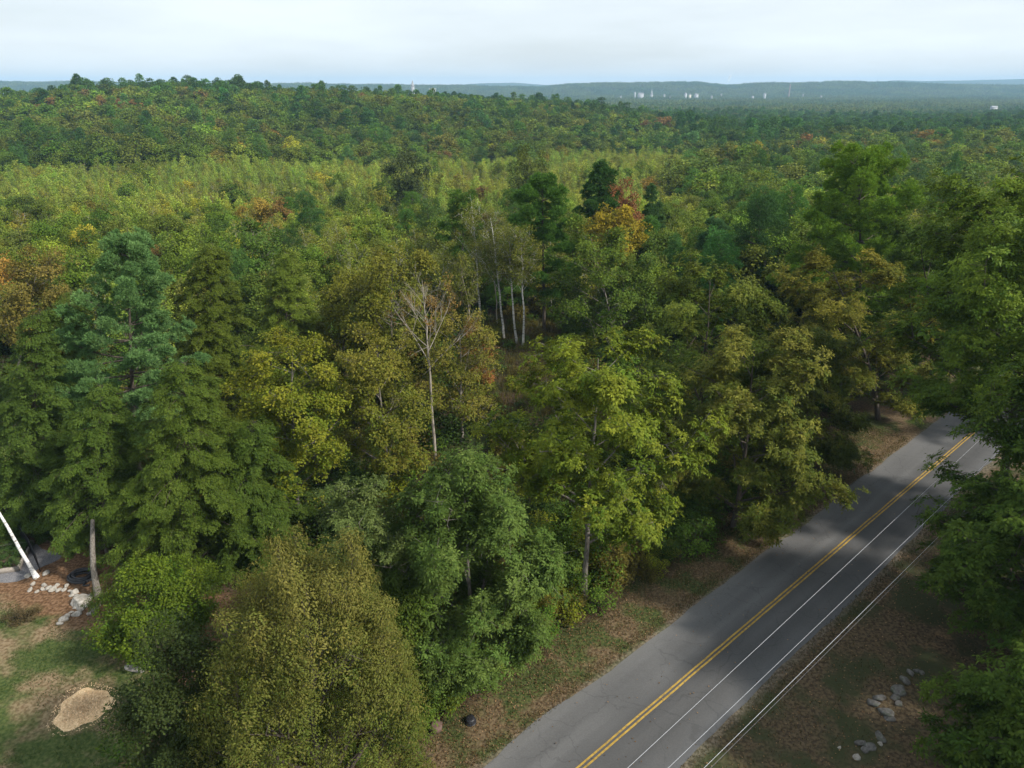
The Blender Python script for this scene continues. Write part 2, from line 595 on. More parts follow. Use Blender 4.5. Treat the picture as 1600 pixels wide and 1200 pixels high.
def pine(seed, H, cb, R, tmpl, per=7.0, wsp=.85, tr=.42, trunk_r=.22, power=.75, ragged=.35, upturn=.16, nbr=(4, 6), lean=(0, 0), top=.06, fan=.33, sides=8):
    rng = np.random.default_rng(seed)
    T = trunk_line(rng, H, lean, .03)
    rad = trunk_r * (1 - np.linspace(0, 1, len(T)) * .94)
    wood = [tubes(T[None], rad[None], sides)]
    A, E, Mid, Ls = [], [], [], []
    z = cb
    while z < H * .985:
        u = (z - cb) / (H - cb)
        L0 = R * ((1 - u) ** power + top) * np.interp(u, [0, .12, 1], [.75, 1, 1])
        n = rng.integers(nbr[0], nbr[1] + 1)
        a0 = rng.uniform(0, 6.28)
        for k in range(n):
            a = a0 + k * 6.283 / n + rng.uniform(-.3, .3)
            Lk = L0 * rng.uniform(1 - ragged, 1 + ragged * .5)
            zz = z + rng.uniform(-.15, .15)
            s = at_trunk(T, min(zz, H * .99))
            rise = np.interp(u, [0, .5, 1], [.02, .2, .75])
            o = np.array([math.cos(a), math.sin(a), 0])
            A.append(s)
            Mid.append(s + o * Lk * .55 + np.array([0, 0, Lk * (rise * .35 - .02)]))
            E.append(s + o * Lk + np.array([0, 0, Lk * (rise + upturn * rng.uniform(.2, 1.4))]))
            Ls.append(Lk)
        z += wsp * rng.uniform(.75, 1.25) * np.interp(u, [0, 1], [1.1, .65])
    A, E, Mid, Ls = np.array(A), np.array(E), np.array(Mid), np.array(Ls)
    nb = len(A)
    tb = np.linspace(0, 1, 6)
    wood.append(tubes(bez(A[:, None], Mid[:, None], E[:, None], np.broadcast_to(tb, (nb, 6))), (.012 + .014 * Ls)[:, None] * (1 - tb * .85) + .004, 4))
    cnt = np.maximum(2, (Ls * per * rng.uniform(.75, 1.25, nb)).astype(int))
    I = np.repeat(np.arange(nb), cnt)
    t = rng.beta(1.6, 1.0, len(I)) * .78 + .24
    C0 = bez(A[I], Mid[I], E[I], t)
    o = nrm((E - A)[I] * np.array([1, 1, 0]))
    sd = np.cross(o, np.array([0, 0, 1.]))
    lat = rng.uniform(-1, 1, len(I)) * fan * Ls[I] * np.clip(1.15 - t, .12, .75) ** .9
    C = C0 + sd * lat[:, None] + o * (np.abs(lat) * .5)[:, None] + rng.normal(size=C0.shape) * np.array([.06, .06, .05])
    if len(I):
        K = np.stack([C0 - o * .2, (C0 + C) / 2, C], 1)
        sel = np.abs(lat) > .2
        if sel.any():
            wood.append(tubes(K[sel], np.broadcast_to(np.array([.012, .009, .005]), (sel.sum(), 3)), 3))
    D = o * .55 + np.array([0, 0, .8]) + rng.normal(size=C.shape) * .18 + sd * (np.sign(lat) * .15)[:, None]
    lv = place_tufts(rng, tmpl, C, D, tr * rng.uniform(.75, 1.25, len(C)))
    return joinVQ(wood), lv


def hemlock(seed, H, cb, R, tmpl, per=9.0, wsp=.38, tr=.6, trunk_r=.2, power=.8, ragged=.3, droop=.32, nbr=(4, 6), lean=(0, 0), fan=.3, sides=8, top=.04):
    rng = np.random.default_rng(seed)
    T = trunk_line(rng, H, lean, .03)
    rad = trunk_r * (1 - np.linspace(0, 1, len(T)) * .95)
    wood = [tubes(T[None], rad[None], sides)]
    A, E, Mid, Ls = [], [], [], []
    z = cb
    while z < H * .99:
        u = (z - cb) / (H - cb)
        L0 = R * ((1 - u) ** power + top) * (1 + .14 * math.sin(z * 2.2 + seed))
        n = rng.integers(nbr[0], nbr[1] + 1)
        a0 = rng.uniform(0, 6.28)
        for k in range(n):
            a = a0 + k * 6.283 / n + rng.uniform(-.4, .4)
            Lk = L0 * rng.uniform(1 - ragged, 1 + ragged * .6)
            s = at_trunk(T, min(z + rng.uniform(-.15, .15), H * .99))
            o = np.array([math.cos(a), math.sin(a), 0])
            rise = np.interp(u, [0, .6, 1], [.12, .25, .6])
            A.append(s)
            Mid.append(s + o * Lk * .5 + np.array([0, 0, Lk * rise * .8]))
            E.append(s + o * Lk + np.array([0, 0, Lk * (rise - droop * rng.uniform(.7, 1.4))]))
            Ls.append(Lk)
        z += wsp * rng.uniform(.7, 1.3)
    A, E, Mid, Ls = np.array(A), np.array(E), np.array(Mid), np.array(Ls)
    nb = len(A)
    tb = np.linspace(0, 1, 5)
    wood.append(tubes(bez(A[:, None], Mid[:, None], E[:, None], np.broadcast_to(tb, (nb, 5))), (.01 + .010 * Ls)[:, None] * (1 - tb * .85) + .003, 3))
    cnt = np.maximum(2, (Ls * per * rng.uniform(.75, 1.25, nb)).astype(int))
    I = np.repeat(np.arange(nb), cnt)
    t = rng.beta(1.7, .9, len(I)) * .8 + .2
    C0 = bez(A[I], Mid[I], E[I], t)
    o = nrm((E - A)[I] * np.array([1, 1, 0]))
    sd = np.cross(o, np.array([0, 0, 1.]))
    sg = rng.uniform(-1, 1, len(I))
    lat = sg * fan * Ls[I] * np.clip(1.1 - t, .1, .8)
    C = C0 + sd * lat[:, None] + rng.normal(size=C0.shape) * np.array([.07, .07, .09])
    D = o + sd * (sg * .8)[:, None] + np.array([0, 0, -.28]) + rng.normal(size=C.shape) * .22
    lv = place_tufts(rng, tmpl, C, D, tr * rng.uniform(.7, 1.25, len(C)), spin=.5)
    return joinVQ(wood), lv


def tree_meshes(kind, wood, leaves, bark, leafm, together=False):
    V, Q, cv, lv = leaves
    if together:
        W, WQ = wood
        VV = np.concatenate([W, V])
        QQ = np.concatenate([WQ, Q + len(W)])
        n = len(WQ)
        return mesh_quads(kind, VV, QQ, [bark, leafm], np.r_[np.zeros(n), np.ones(len(Q))], {'cv': np.r_[np.zeros(n), cv], 'lv': np.r_[np.ones(n), lv]})
    return mesh_quads(kind + '_trunk', wood[0], wood[1], [bark], smooth=True), mesh_quads(kind + '_crown', V, Q, [leafm], attrs={'cv': cv, 'lv': lv})


def hue(c, k=1.0):
    """leaf colour: chlorophyll takes the blue and most of the red"""
    return [float(c[0]) * 1.0 * k, float(c[1]) * 1.06 * k, float(c[2]) * .56 * k]


def rg(s):
    return np.random.default_rng(s)


# leaf tufts for the near trees: real leaf sizes (metres / tuft radius)
def T_COMP(tr, ls=.17, lw=.062, nf=9, droop=.5, pairs=3):
    return [t_comp(rg(10 + k), nf + 3, ls / tr, lw * 1.25 / tr, droop, pairs) for k in range(5)]


def T_BROAD(tr, ls=.13, lw=.11, M=70, droop=.3, zmin=-.35):
    return [t_broad(rg(30 + k), M, ls / tr, lw / tr, droop, zmin, .5) for k in range(5)]


def T_PINE(tr, shoots=9, blades=9, ls=.17, lw=.022):
    return [t_needle(rg(50 + k), shoots, blades, ls / tr, lw / tr) for k in range(5)]


def T_HEM(tr, n=34, ls=.11, lw=.035):
    return [t_spray(rg(70 + k), n, ls / tr, lw / tr) for k in range(5)]


def put_tree(name, x, y, meshes, tint, tint2, label, cat='tree', group=None, rz=0, scale=None, z=None):
    z = float(TZ(x, y)) - .05 if z is None else z
    t = thing(name, (x, y, z), label, cat, group, rz)
    tr_, cr_ = meshes
    obj('trunk', tr_, t)
    if cr_ is not None:
        c = obj('crown', cr_, t)
        c['tint'] = hue(tint, 1.28)
        c['tint2'] = hue(tint2, 1.28)
    if scale:
        t.scale = (scale, scale, scale)
    return t


def spec(bx, by, ty, wpx, topx=None):
    """base pixel, pixel row of the top, crown width in pixels -> x, y, height, crown radius, lean"""
    x, y = G(bx, by)
    H = z_at(y, ty)
    R = wpx / 2 / F * depth(y, H * .6)
    lean = (0, 0)
    if topx is not None:
        lean = (X_of(topx, y, H) - x, 0)
    return x, y, H, R, lean

# ------------------------------------------------------------------ the ground, the road
SL = (1.117, 1.0)
SLN = math.hypot(*SL)
DIR = np.array([1.117 / SLN, 1 / SLN])           # along the road
NRM = np.array([1 / SLN, -1.117 / SLN])          # to its right
R0 = np.array([-25.6, 0.0])                      # a point on the centre line
HALF_L, HALF_R = 3.46, 3.25


def road_s(x, y):
    return (np.asarray(x) - R0[0]) * NRM[0] + (np.asarray(y) - R0[1]) * NRM[1]


def road_pt(t, s, z=0.0):
    p = R0 + DIR * t + NRM * s
    return (p[0], p[1], z)


def ground_material():
    m, N, L = newmat('ground')
    out = N('ShaderNodeOutputMaterial')
    p = N('ShaderNodeBsdfPrincipled')
    p.inputs['Roughness'].default_value = .95
    p.inputs['Specular IOR Level'].default_value = .1
    g = N('ShaderNodeNewGeometry')
    pos = g.outputs['Position']

    def math_(op, a, b=None, c=None):
        n = N('ShaderNodeMath')
        n.operation = op
        for k, v in enumerate((a, b, c)):
            if v is None:
                continue
            if isinstance(v, (int, float)):
                n.inputs[k].default_value = v
            else:
                L(v, n.inputs[k])
        return n.outputs[0]

    def noise(scale, detail=4, off=0):
        n = N('ShaderNodeTexNoise')
        n.inputs['Scale'].default_value = scale
        n.inputs['Detail'].default_value = detail
        if off:
            mp = N('ShaderNodeMapping')
            mp.inputs['Location'].default_value = (off, off * .7, 0)
            L(pos, mp.inputs[0])
            L(mp.outputs[0], n.inputs['Vector'])
        else:
            L(pos, n.inputs['Vector'])
        return n.outputs['Fac']

    def ramp(v, a, b, lo=0., hi=1.):
        n = N('ShaderNodeMapRange')
        n.interpolation_type = 'SMOOTHSTEP'
        n.inputs['From Min'].default_value = a
        n.inputs['From Max'].default_value = b
        n.inputs['To Min'].default_value = lo
        n.inputs['To Max'].default_value = hi
        L(v, n.inputs['Value'])
        return n.outputs[0]

    def mix(f, a, b):
        n = N('ShaderNodeMix')
        n.data_type = 'RGBA'
        L(f, n.inputs[0])
        for k, v in ((6, a), (7, b)):
            if isinstance(v, tuple):
                n.inputs[k].default_value = (*v, 1)
            else:
                L(v, n.inputs[k])
        return n.outputs[2]

    sp = N('ShaderNodeSeparateXYZ')
    L(pos, sp.inputs[0])
    x, y = sp.outputs['X'], sp.outputs['Y']
    s = math_('DIVIDE', math_('ADD', math_('SUBTRACT', x, math_('MULTIPLY', y, 1.117)), 25.6), SLN)
    fine = noise(5.0, 8)
    mid = noise(.9, 6)
    big = noise(.22, 5, 31)
    big2 = noise(.33, 5, 77)
    # forest floor: leaf mould, needles, green patches
    floor = mix(ramp(fine, .35, .65), (.030, .022, .014), (.075, .050, .028))
    floor = mix(ramp(big, .48, .62), floor, mix(ramp(fine, .4, .6), (.030, .040, .012), (.055, .060, .020)))
    # verge: dry grass, fallen leaves, green patches
    dry = mix(ramp(fine, .36, .64), (.085, .058, .032), (.165, .120, .068))
    grn = mix(ramp(fine, .36, .64), (.030, .048, .014), (.085, .095, .030))
    verge = mix(ramp(math_('ADD', big2, math_('MULTIPLY', mid, .35)), .60, .76), dry, grn)
    vr = mix(ramp(fine, .36, .64), (.050, .036, .022), (.120, .088, .050))  # litter of the right bank, browns darkened to paint in its deep shade
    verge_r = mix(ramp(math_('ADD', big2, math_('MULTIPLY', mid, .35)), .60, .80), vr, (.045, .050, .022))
    # lawn: mown grass with worn tan patches
    lg = mix(ramp(fine, .3, .7), (.030, .052, .013), (.080, .098, .030))
    tan = mix(ramp(fine, .34, .66), (.125, .085, .045), (.235, .175, .105))
    lawn = mix(ramp(math_('ADD', big, math_('MULTIPLY', mid, .45)), .655, .86), lg, tan)
    mulch = mix(ramp(fine, .34, .66), (.085, .045, .022), (.20, .120, .068))
    wob = math_('MULTIPLY', math_('SUBTRACT', mid, .5), 2.2)
    # lawn zone in the near left corner, a band of brown mulch along its upper edge
    ed = math_('SUBTRACT', math_('ADD', y, wob), math_('MULTIPLY', math_('ADD', x, 30.), -.42))
    zone_x = ramp(math_('ADD', x, wob), -20.6, -19.4, 1, 0)
    c = floor
    bank = math_('MULTIPLY', ramp(ed, 42.5, 44.5, 1, 0), ramp(math_('ADD', x, wob), -18.8, -17.4, 1, 0))
    c = mix(bank, c, mulch)
    c = mix(math_('MULTIPLY', ramp(ed, 36.4, 37.8, 1, 0), zone_x), c, lawn)
    wv = math_('MULTIPLY', math_('SUBTRACT', mid, .5), 2.6)
    left_v = math_('MULTIPLY', ramp(math_('ADD', s, wv), -7.6, -6.2), ramp(s, -1, 0, 1, 0))
    c = mix(left_v, c, verge)
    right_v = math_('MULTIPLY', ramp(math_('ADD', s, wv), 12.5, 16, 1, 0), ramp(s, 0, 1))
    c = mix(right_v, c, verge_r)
    # gravel and sand at the pavement's edge
    gr = mix(ramp(fine, .4, .6), (.105, .085, .062), (.21, .175, .135))
    e1 = math_('ADD', math_('ABSOLUTE', s), math_('MULTIPLY', wv, .25))
    c = mix(ramp(e1, 3.45, 3.95, .5, 0), c, gr)
    # woods far away, where single trees can no longer be told apart
    wood_far = mix(ramp(noise(.035, 6, 11), .35, .65), (.020, .036, .014), (.055, .070, .024))
    c = mix(ramp(y, 900, 1500), c, wood_far)
    L(c, p.inputs['Base Color'])
    b = N('ShaderNodeBump')
    b.inputs['Strength'].default_value = .7
    b.inputs['Distance'].default_value = .08
    L(fine, b.inputs['Height'])
    L(b.outputs[0], p.inputs['Normal'])
    L(p.outputs[0], out.inputs['Surface'])
    return m


def asphalt_material():
    m, N, L = newmat('asphalt')
    out = N('ShaderNodeOutputMaterial')
    p = N('ShaderNodeBsdfPrincipled')
    p.inputs['Roughness'].default_value = .85
    p.inputs['Specular IOR Level'].default_value = .25
    a = N('ShaderNodeAttribute')
    a.attribute_name = 'across'
    g = N('ShaderNodeNewGeometry')

    def noise(scale, detail, vec):
        n = N('ShaderNodeTexNoise')
        n.inputs['Scale'].default_value = scale
        n.inputs['Detail'].default_value = detail
        L(vec, n.inputs['Vector'])
        return n.outputs['Fac']
    # streaks that run along the road: wheel tracks, worn and patched asphalt
    mp = N('ShaderNodeMapping')
    mp.vector_type = 'TEXTURE'
    mp.inputs['Rotation'].default_value = (0, 0, math.atan2(DIR[1], DIR[0]))
    L(g.outputs['Position'], mp.inputs[0])
    mp2 = N('ShaderNodeMapping')
    mp2.inputs['Scale'].default_value = (.05, .9, 1)
    L(mp.outputs[0], mp2.inputs[0])
    n1 = noise(1.0, 5, mp2.outputs[0])
    n2 = noise(14., 6, g.outputs['Position'])
    n3 = noise(.25, 4, g.outputs['Position'])
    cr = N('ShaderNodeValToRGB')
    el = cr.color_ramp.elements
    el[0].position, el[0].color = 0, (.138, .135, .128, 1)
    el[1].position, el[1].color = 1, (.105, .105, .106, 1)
    for pos_, v in ((.10, .128), (.24, .106), (.36, .120), (.46, .090), (.54, .074), (.64, .088), (.76, .076), (.88, .086)):  # wheel tracks and patching; right lane also darkened as painted tree shade
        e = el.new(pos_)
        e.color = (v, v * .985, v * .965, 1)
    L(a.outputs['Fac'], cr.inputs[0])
    ad = N('ShaderNodeMath')
    ad.operation = 'ADD'
    L(n1, ad.inputs[0])
    L(n3, ad.inputs[1])
    ad2 = N('ShaderNodeMath')
    ad2.operation = 'MULTIPLY_ADD'
    ad2.inputs[1].default_value = .9
    L(n2, ad2.inputs[0])
    L(ad.outputs[0], ad2.inputs[2])
    mr = N('ShaderNodeMapRange')
    mr.inputs['From Min'].default_value = .9
    mr.inputs['From Max'].default_value = 2.0
    mr.inputs['To Min'].default_value = .66
    mr.inputs['To Max'].default_value = 1.22
    L(ad2.outputs[0], mr.inputs[0])
    # cracks and tar-sealed seams
    wn = N('ShaderNodeTexNoise')
    wn.inputs['Scale'].default_value = .9
    wn.inputs['Detail'].default_value = 5
    L(g.outputs['Position'], wn.inputs['Vector'])
    wa = N('ShaderNodeVectorMath')
    wa.operation = 'MULTIPLY_ADD'
    wa.inputs[1].default_value = (1.6, 1.6, 0)
    L(wn.outputs['Color'], wa.inputs[0])
    L(mp.outputs[0], wa.inputs[2])
    vo = N('ShaderNodeTexVoronoi')
    vo.feature = 'DISTANCE_TO_EDGE'
    vo.inputs['Scale'].default_value = .30
    L(wa.outputs[0], vo.inputs['Vector'])
    ck = N('ShaderNodeMapRange')
    ck.inputs['From Min'].default_value = .004
    ck.inputs['From Max'].default_value = .010
    ck.inputs['To Min'].default_value = .84
    ck.inputs['To Max'].default_value = 1.0
    L(vo.outputs['Distance'], ck.inputs[0])
    cm = N('ShaderNodeMath')
    cm.operation = 'MULTIPLY'
    L(ck.outputs[0], cm.inputs[0])
    L(mr.outputs[0], cm.inputs[1])
    sc = N('ShaderNodeVectorMath')
    sc.operation = 'SCALE'
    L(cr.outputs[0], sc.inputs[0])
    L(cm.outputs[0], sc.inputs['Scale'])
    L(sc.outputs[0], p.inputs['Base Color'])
    b = N('ShaderNodeBump')
    b.inputs['Strength'].default_value = .25
    b.inputs['Distance'].default_value = .02
    L(n2, b.inputs['Height'])
    L(b.outputs[0], p.inputs['Normal'])
    L(p.outputs[0], out.inputs['Surface'])
    return m


def build_ground():
    ys = np.concatenate([np.arange(-40, 100, 4.), np.geomspace(100, 2000, 150), np.geomspace(2030, 9600, 130)])
    us = np.linspace(-1.25, 1.25, 181)
    Y, U = np.meshgrid(ys, us, indexing='ij')
    X = U * (Y + 90)
    Z = TZ(X, Y)
    V = np.stack([X, Y, Z], -1).reshape(-1, 3)
    n, m = Y.shape
    I = np.arange(n * m).reshape(n, m)
    Q = np.stack([I[:-1, :-1], I[:-1, 1:], I[1:, 1:], I[1:, :-1]], -1).reshape(-1, 4)
    tag(obj('ground', mesh_quads('ground', V, Q, [ground_material()], smooth=True)), kind='structure')


def build_road():
    rng = rg(4)
    t = np.arange(-30, 150, .8)
    ac = np.linspace(0, 1, 15)
    eL = -HALF_L + np.convolve(rng.normal(size=len(t) + 4) * .11, np.ones(5) / 2.5, 'valid')
    eR = HALF_R + np.convolve(rng.normal(size=len(t) + 4) * .11, np.ones(5) / 2.5, 'valid')
    S = eL[:, None] + (eR - eL)[:, None] * ac[None]
    P = R0 + DIR * t[:, None, None] + NRM * S[..., None]
    zz = np.maximum(TZ(P[..., 0], P[..., 1]), -1.0) + .012 + .06 * (1 - np.abs(ac * 2 - 1))[None]
    V = np.concatenate([P, zz[..., None]], -1).reshape(-1, 3)
    n, m = len(t), len(ac)
    I = np.arange(n * m).reshape(n, m)
    Q = np.stack([I[:-1, :-1], I[:-1, 1:], I[1:, 1:], I[1:, :-1]], -1).reshape(-1, 4)[:, ::-1]
    me = mesh_quads('road', V, Q, [asphalt_material()], smooth=True)
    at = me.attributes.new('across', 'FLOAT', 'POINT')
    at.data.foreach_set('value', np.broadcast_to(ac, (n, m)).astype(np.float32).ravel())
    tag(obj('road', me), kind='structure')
    # double yellow line, worn paint
    paint = noise_mat('yellow_paint', (.30, .19, .035), (.42, .27, .055), 3.5, c3=(.20, .14, .05), scale3=6, rough=.7)
    parts = []
    tt = np.arange(-30, 150, 1.)
    for s0 in (-.17, .06):
        wv = rng.normal(size=len(tt)) * .006
        P = np.stack([np.array([R0 + DIR * a + NRM * (s0 + b + k) for a, b in zip(tt, wv)]) for k in (0, .11)], 1)
        z = np.maximum(TZ(P[..., 0], P[..., 1]), -1.0) + .012 + .06 + .006
        V = np.concatenate([P, z[..., None]], -1).reshape(-1, 3)
        I = np.arange(len(V)).reshape(-1, 2)
        parts.append((V, np.stack([I[:-1, 0], I[:-1, 1], I[1:, 1], I[1:, 0]], -1)[:, ::-1]))
    V, Q = joinVQ(parts)
    tag(obj('road_marking', mesh_quads('road_marking', V, Q, [paint])), kind='structure')


build_ground()
build_road()

# ------------------------------------------------------------------ the near trees, one by one
HERO = []           # (x, y, radius) of trees that stand, so that the filler keeps away
MARKS = []          # landmarks for the labels: px, py, phrase


def hero(name, meshes, x, y, R, tint, tint2, label, mark=None, group=None, markp=None, rz=0):
    o = put_tree(name, x, y, meshes, tint, tint2, label, group=group, rz=rz)
    HERO.append((x, y, R))
    if mark:
        MARKS.append((*markp, mark))
    return o


# bronze maple, upright plumes
x, y, H, R, ln = spec(502, 1300, 868, 385, 480)
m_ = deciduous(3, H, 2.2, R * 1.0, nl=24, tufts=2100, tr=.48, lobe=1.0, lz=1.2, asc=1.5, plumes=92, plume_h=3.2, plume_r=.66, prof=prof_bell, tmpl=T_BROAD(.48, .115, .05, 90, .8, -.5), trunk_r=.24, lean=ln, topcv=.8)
hero('maple_tree', tree_meshes('maple', *m_, M_BARKD, M_LEAF), x, y, R, (.062, .084, .024), (.122, .104, .044), 'bronze-brown maple with upright plumes of foliage beside the lawn and road verge', 'the bronze maple', markp=(490, 1000))

# grey-green small tree in the corner of the lawn
x, y, H, R, ln = spec(262, 1310, 985, 235, 262)
m_ = deciduous(5, H, .7, R, nl=18, tufts=950, tr=.5, lobe=.8, lz=.9, asc=.9, prof=prof_egg, tmpl=T_BROAD(.5, .12, .08, 75, .2), trunk_r=.11, lean=ln)
hero('crabapple_tree', tree_meshes('crabapple', *m_, M_BARKD, M_LEAF), x, y, R, (.026, .038, .018), (.048, .058, .027), 'small dark grey-green fruit tree at the lawn edge beside the bronze maple', markp=(250, 1100), mark='the grey-green fruit tree')

# two green ash trees
x, y, H, R, ln = spec(742, 1078, 694, 285, 724)
m_ = deciduous(7, H, 3.4, R, nl=24, tufts=1650, tr=.62, lobe=1.0, lz=1.0, asc=1.0, prof=prof_egg, tmpl=T_COMP(.62, .19, .06, 9, .55, 3), trunk_r=.17, lean=ln)
hero('ash_tree', tree_meshes('ash', *m_, M_BARK, M_LEAF), x, y, R, (.054, .088, .030), (.094, .122, .048), 'tall green ash with drooping compound leaves beside the road verge', 'the tall green ash', markp=(740, 800))
x, y, H, R, ln = spec(580, 1075, 745, 250, 560)
m_ = deciduous(8, H, 1.6, R, nl=18, tufts=1050, tr=.58, lobe=.95, lz=1.0, asc=1.0, prof=prof_egg, tmpl=T_COMP(.6, .19, .055, 9, .6, 3), trunk_r=.15, lean=ln)
hero('ash_tree', tree_meshes('ash', *m_, M_BARK, M_LEAF), x, y, R, (.060, .084, .038), (.105, .122, .064), 'shorter pale green ash rising directly behind the bronze maple', 'the pale green ash', markp=(560, 790))
x, y, H, R, ln = spec(655, 1112, 915, 130, 645)
m_ = deciduous(9, H, .8, R, nl=14, tufts=620, tr=.52, lobe=.8, lz=1.1, asc=1.1, prof=prof_egg, tmpl=T_BROAD(.55, .17, .08, 55, .7, -.5), trunk_r=.09, lean=ln)
hero('maple_tree', tree_meshes('maple', *m_, M_BARKD, M_LEAF), x, y, R, (.055, .092, .022), (.090, .110, .030), 'young green maple squeezed between the bronze maple and the tall green ash')

# hickory with the bare trunk
x, y, H, R, ln = spec(912, 940, 508, 318, 930)
m_ = deciduous(11, H, 7.8, R * 1.02, nl=26, tufts=1300, tr=.58, lobe=.95, lz=.8, asc=.62, prof=prof_dome, tmpl=T_COMP(.58, .21, .075, 8, .65, 3), trunk_r=.2, lean=ln, topcv=.7)
hero('hickory_tree', tree_meshes('hickory', *m_, M_BARK, M_LEAF), x, y, R, (.062, .098, .018), (.150, .155, .028), 'bright yellow-green hickory with bare grey trunk standing beside the road verge', 'the yellow-green hickory', markp=(925, 680))

# oaks between hickory and road
x, y, H, R, ln = spec(1145, 822, 505, 275, 1175)
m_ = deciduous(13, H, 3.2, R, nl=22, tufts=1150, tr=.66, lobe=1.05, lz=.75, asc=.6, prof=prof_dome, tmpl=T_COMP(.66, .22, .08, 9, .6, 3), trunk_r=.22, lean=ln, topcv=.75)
hero('oak_tree', tree_meshes('oak', *m_, M_BARKD, M_LEAF), x, y, R, (.055, .080, .020), (.135, .120, .036), 'olive oak with browning leaf tips leaning over the shaded verge', 'the browning oak', markp=(1180, 660))
x, y, H, R, ln = spec(1090, 700, 402, 235, 1110)
m_ = deciduous(14, H, 4, R, nl=18, tufts=950, tr=.7, lobe=1.1, lz=.7, asc=.6, prof=prof_dome, tmpl=T_COMP(.72, .24, .085, 9, .6, 3), trunk_r=.2, lean=ln, topcv=.5)
hero('oak_tree', tree_meshes('oak', *m_, M_BARKD, M_LEAF), x, y, R, (.060, .092, .022), (.130, .130, .035), 'mid-green oak with yellowing top standing behind the browning oak', 'the yellow-topped oak', markp=(1100, 480))
x, y, H, R, ln = spec(1372, 655, 398, 285, 1310)
m_ = deciduous(15, H, 3.6, R, nl=20, tufts=1100, tr=.72, lobe=1.15, lz=.7, asc=.6, prof=prof_dome, tmpl=T_COMP(.75, .24, .085, 9, .6, 3), trunk_r=.26, lean=ln, topcv=.8)
hero('oak_tree', tree_meshes('oak', *m_, M_BARKD, M_LEAF), x, y, R, (.048, .068, .018), (.170, .140, .035), 'wide dark oak with mustard crown top beside the far end of the road', 'the wide dark oak', markp=(1310, 500))
x, y, H, R, ln = spec(1255, 735, 500, 190, 1262)
m_ = deciduous(16, H, 2.5, R, nl=16, tufts=700, tr=.66, lobe=1.0, lz=.75, asc=.6, prof=prof_dome, tmpl=T_COMP(.66, .22, .08, 9, .6, 3), trunk_r=.16, lean=ln)
hero('oak_tree', tree_meshes('oak', *m_, M_BARKD, M_LEAF), x, y, R, (.045, .062, .018), (.085, .090, .030), 'lower dark oak tucked between the browning oak and the road', markp=(1262, 580))
x, y, H, R, ln = spec(1452, 612, 335, 170, 1450)
m_ = deciduous(17, H, 4, R, nl=16, tufts=850, tr=.75, lobe=1.2, lz=.7, asc=.6, prof=prof_dome, tmpl=T_COMP(.78, .25, .09, 9, .6, 3), trunk_r=.24, lean=ln)
hero('oak_tree', tree_meshes('oak', *m_, M_BARKD, M_LEAF), x, y, R, (.042, .072, .018), (.075, .105, .028), 'dark green oak behind the blue bin where the road disappears')

# trees on the other side of the road, leaning in from outside the picture
OAK_R = ((.034, .062, .015), (.086, .115, .028))
for k, (bx, by, H, R, ln, sd, lab) in enumerate((
        (38.6, 48.5, 27.4, 8.8, (-3.4, .5), 21, 'tallest broad green oak overhanging the road bend on its outer side'),
        (30.7, 33.5, 20.5, 6.8, (-1.0, 0), 22, 'leafy dark oak hanging over the outer road edge above the utility wires'),
        (24.4, 23.4, 10.6, 4.3, (-.6, 0), 23, 'low oak beside the tumbled stones on the shaded bank'),
        (34.5, 26.0, 19.5, 6.6, (-1.0, 0), 24, 'shady oak rising behind the low oak on the bank'),
        (58.0, 66.0, 26.5, 9.0, (-2, 0), 25, 'far broad oak past the road bend beyond the tallest oak'),
        (32.5, 15.5, 19.0, 7.0, (-1, 0), 26, 'oak on the bank whose shade covers the tumbled stones'),
        (25.0, 8.5, 15.5, 6.0, (-.6, 0), 27, 'smaller oak whose shade falls over the lower bank'),
        (47.0, 43.5, 24.0, 7.5, (0, 0), 28, 'oak set back from the road behind the tallest oak'),
        (42.0, 33.0, 23.0, 7.5, (0, 0), 29, 'oak set back from the road behind the leafy dark oak'))):
    tr = (.78, .68, .6, .7, .85, .75, .75, .8, .8)[k]
    m_ = deciduous(sd, H, H * (.38, .2, .16, .2, .2, .2, .2, .25, .25)[k], R, nl=34, tufts=(2500, 1700, 900, 1400, 1300, 900, 800, 900, 900)[k], tr=tr, lobe=1.25, lz=.75, asc=.6, prof=prof_dome if k == 0 else prof_egg,
                   tmpl=T_COMP(tr, .23, .085, 9, .55, 3), trunk_r=.14 + H * .008, lean=ln, topcv=.5)
    hero('oak_tree', tree_meshes('oak', *m_, M_BARKD, M_LEAF), bx, by, R, *(OAK_R if k else ((.042, .076, .016), (.125, .160, .030))), lab)

# white pines
def wp(seed, base, top, wpx, topx, tints, label, mark=None, mpx=None, cbf=.2, per=7.5, tr=.5, sc=1.0, **k):
    x, y, H, R, ln = spec(base[0], base[1], top, wpx, topx)
    m_ = pine(seed, H, H * cbf, R, T_PINE(tr, 15, 11, .2 * sc, .034 * sc), per=per, tr=tr, trunk_r=.1 + H * .007, lean=ln, **k)
    return hero('pine_tree', tree_meshes('pine', *m_, M_BARKD, M_NEEDLE), x, y, R, *tints, label, mark, markp=mpx)


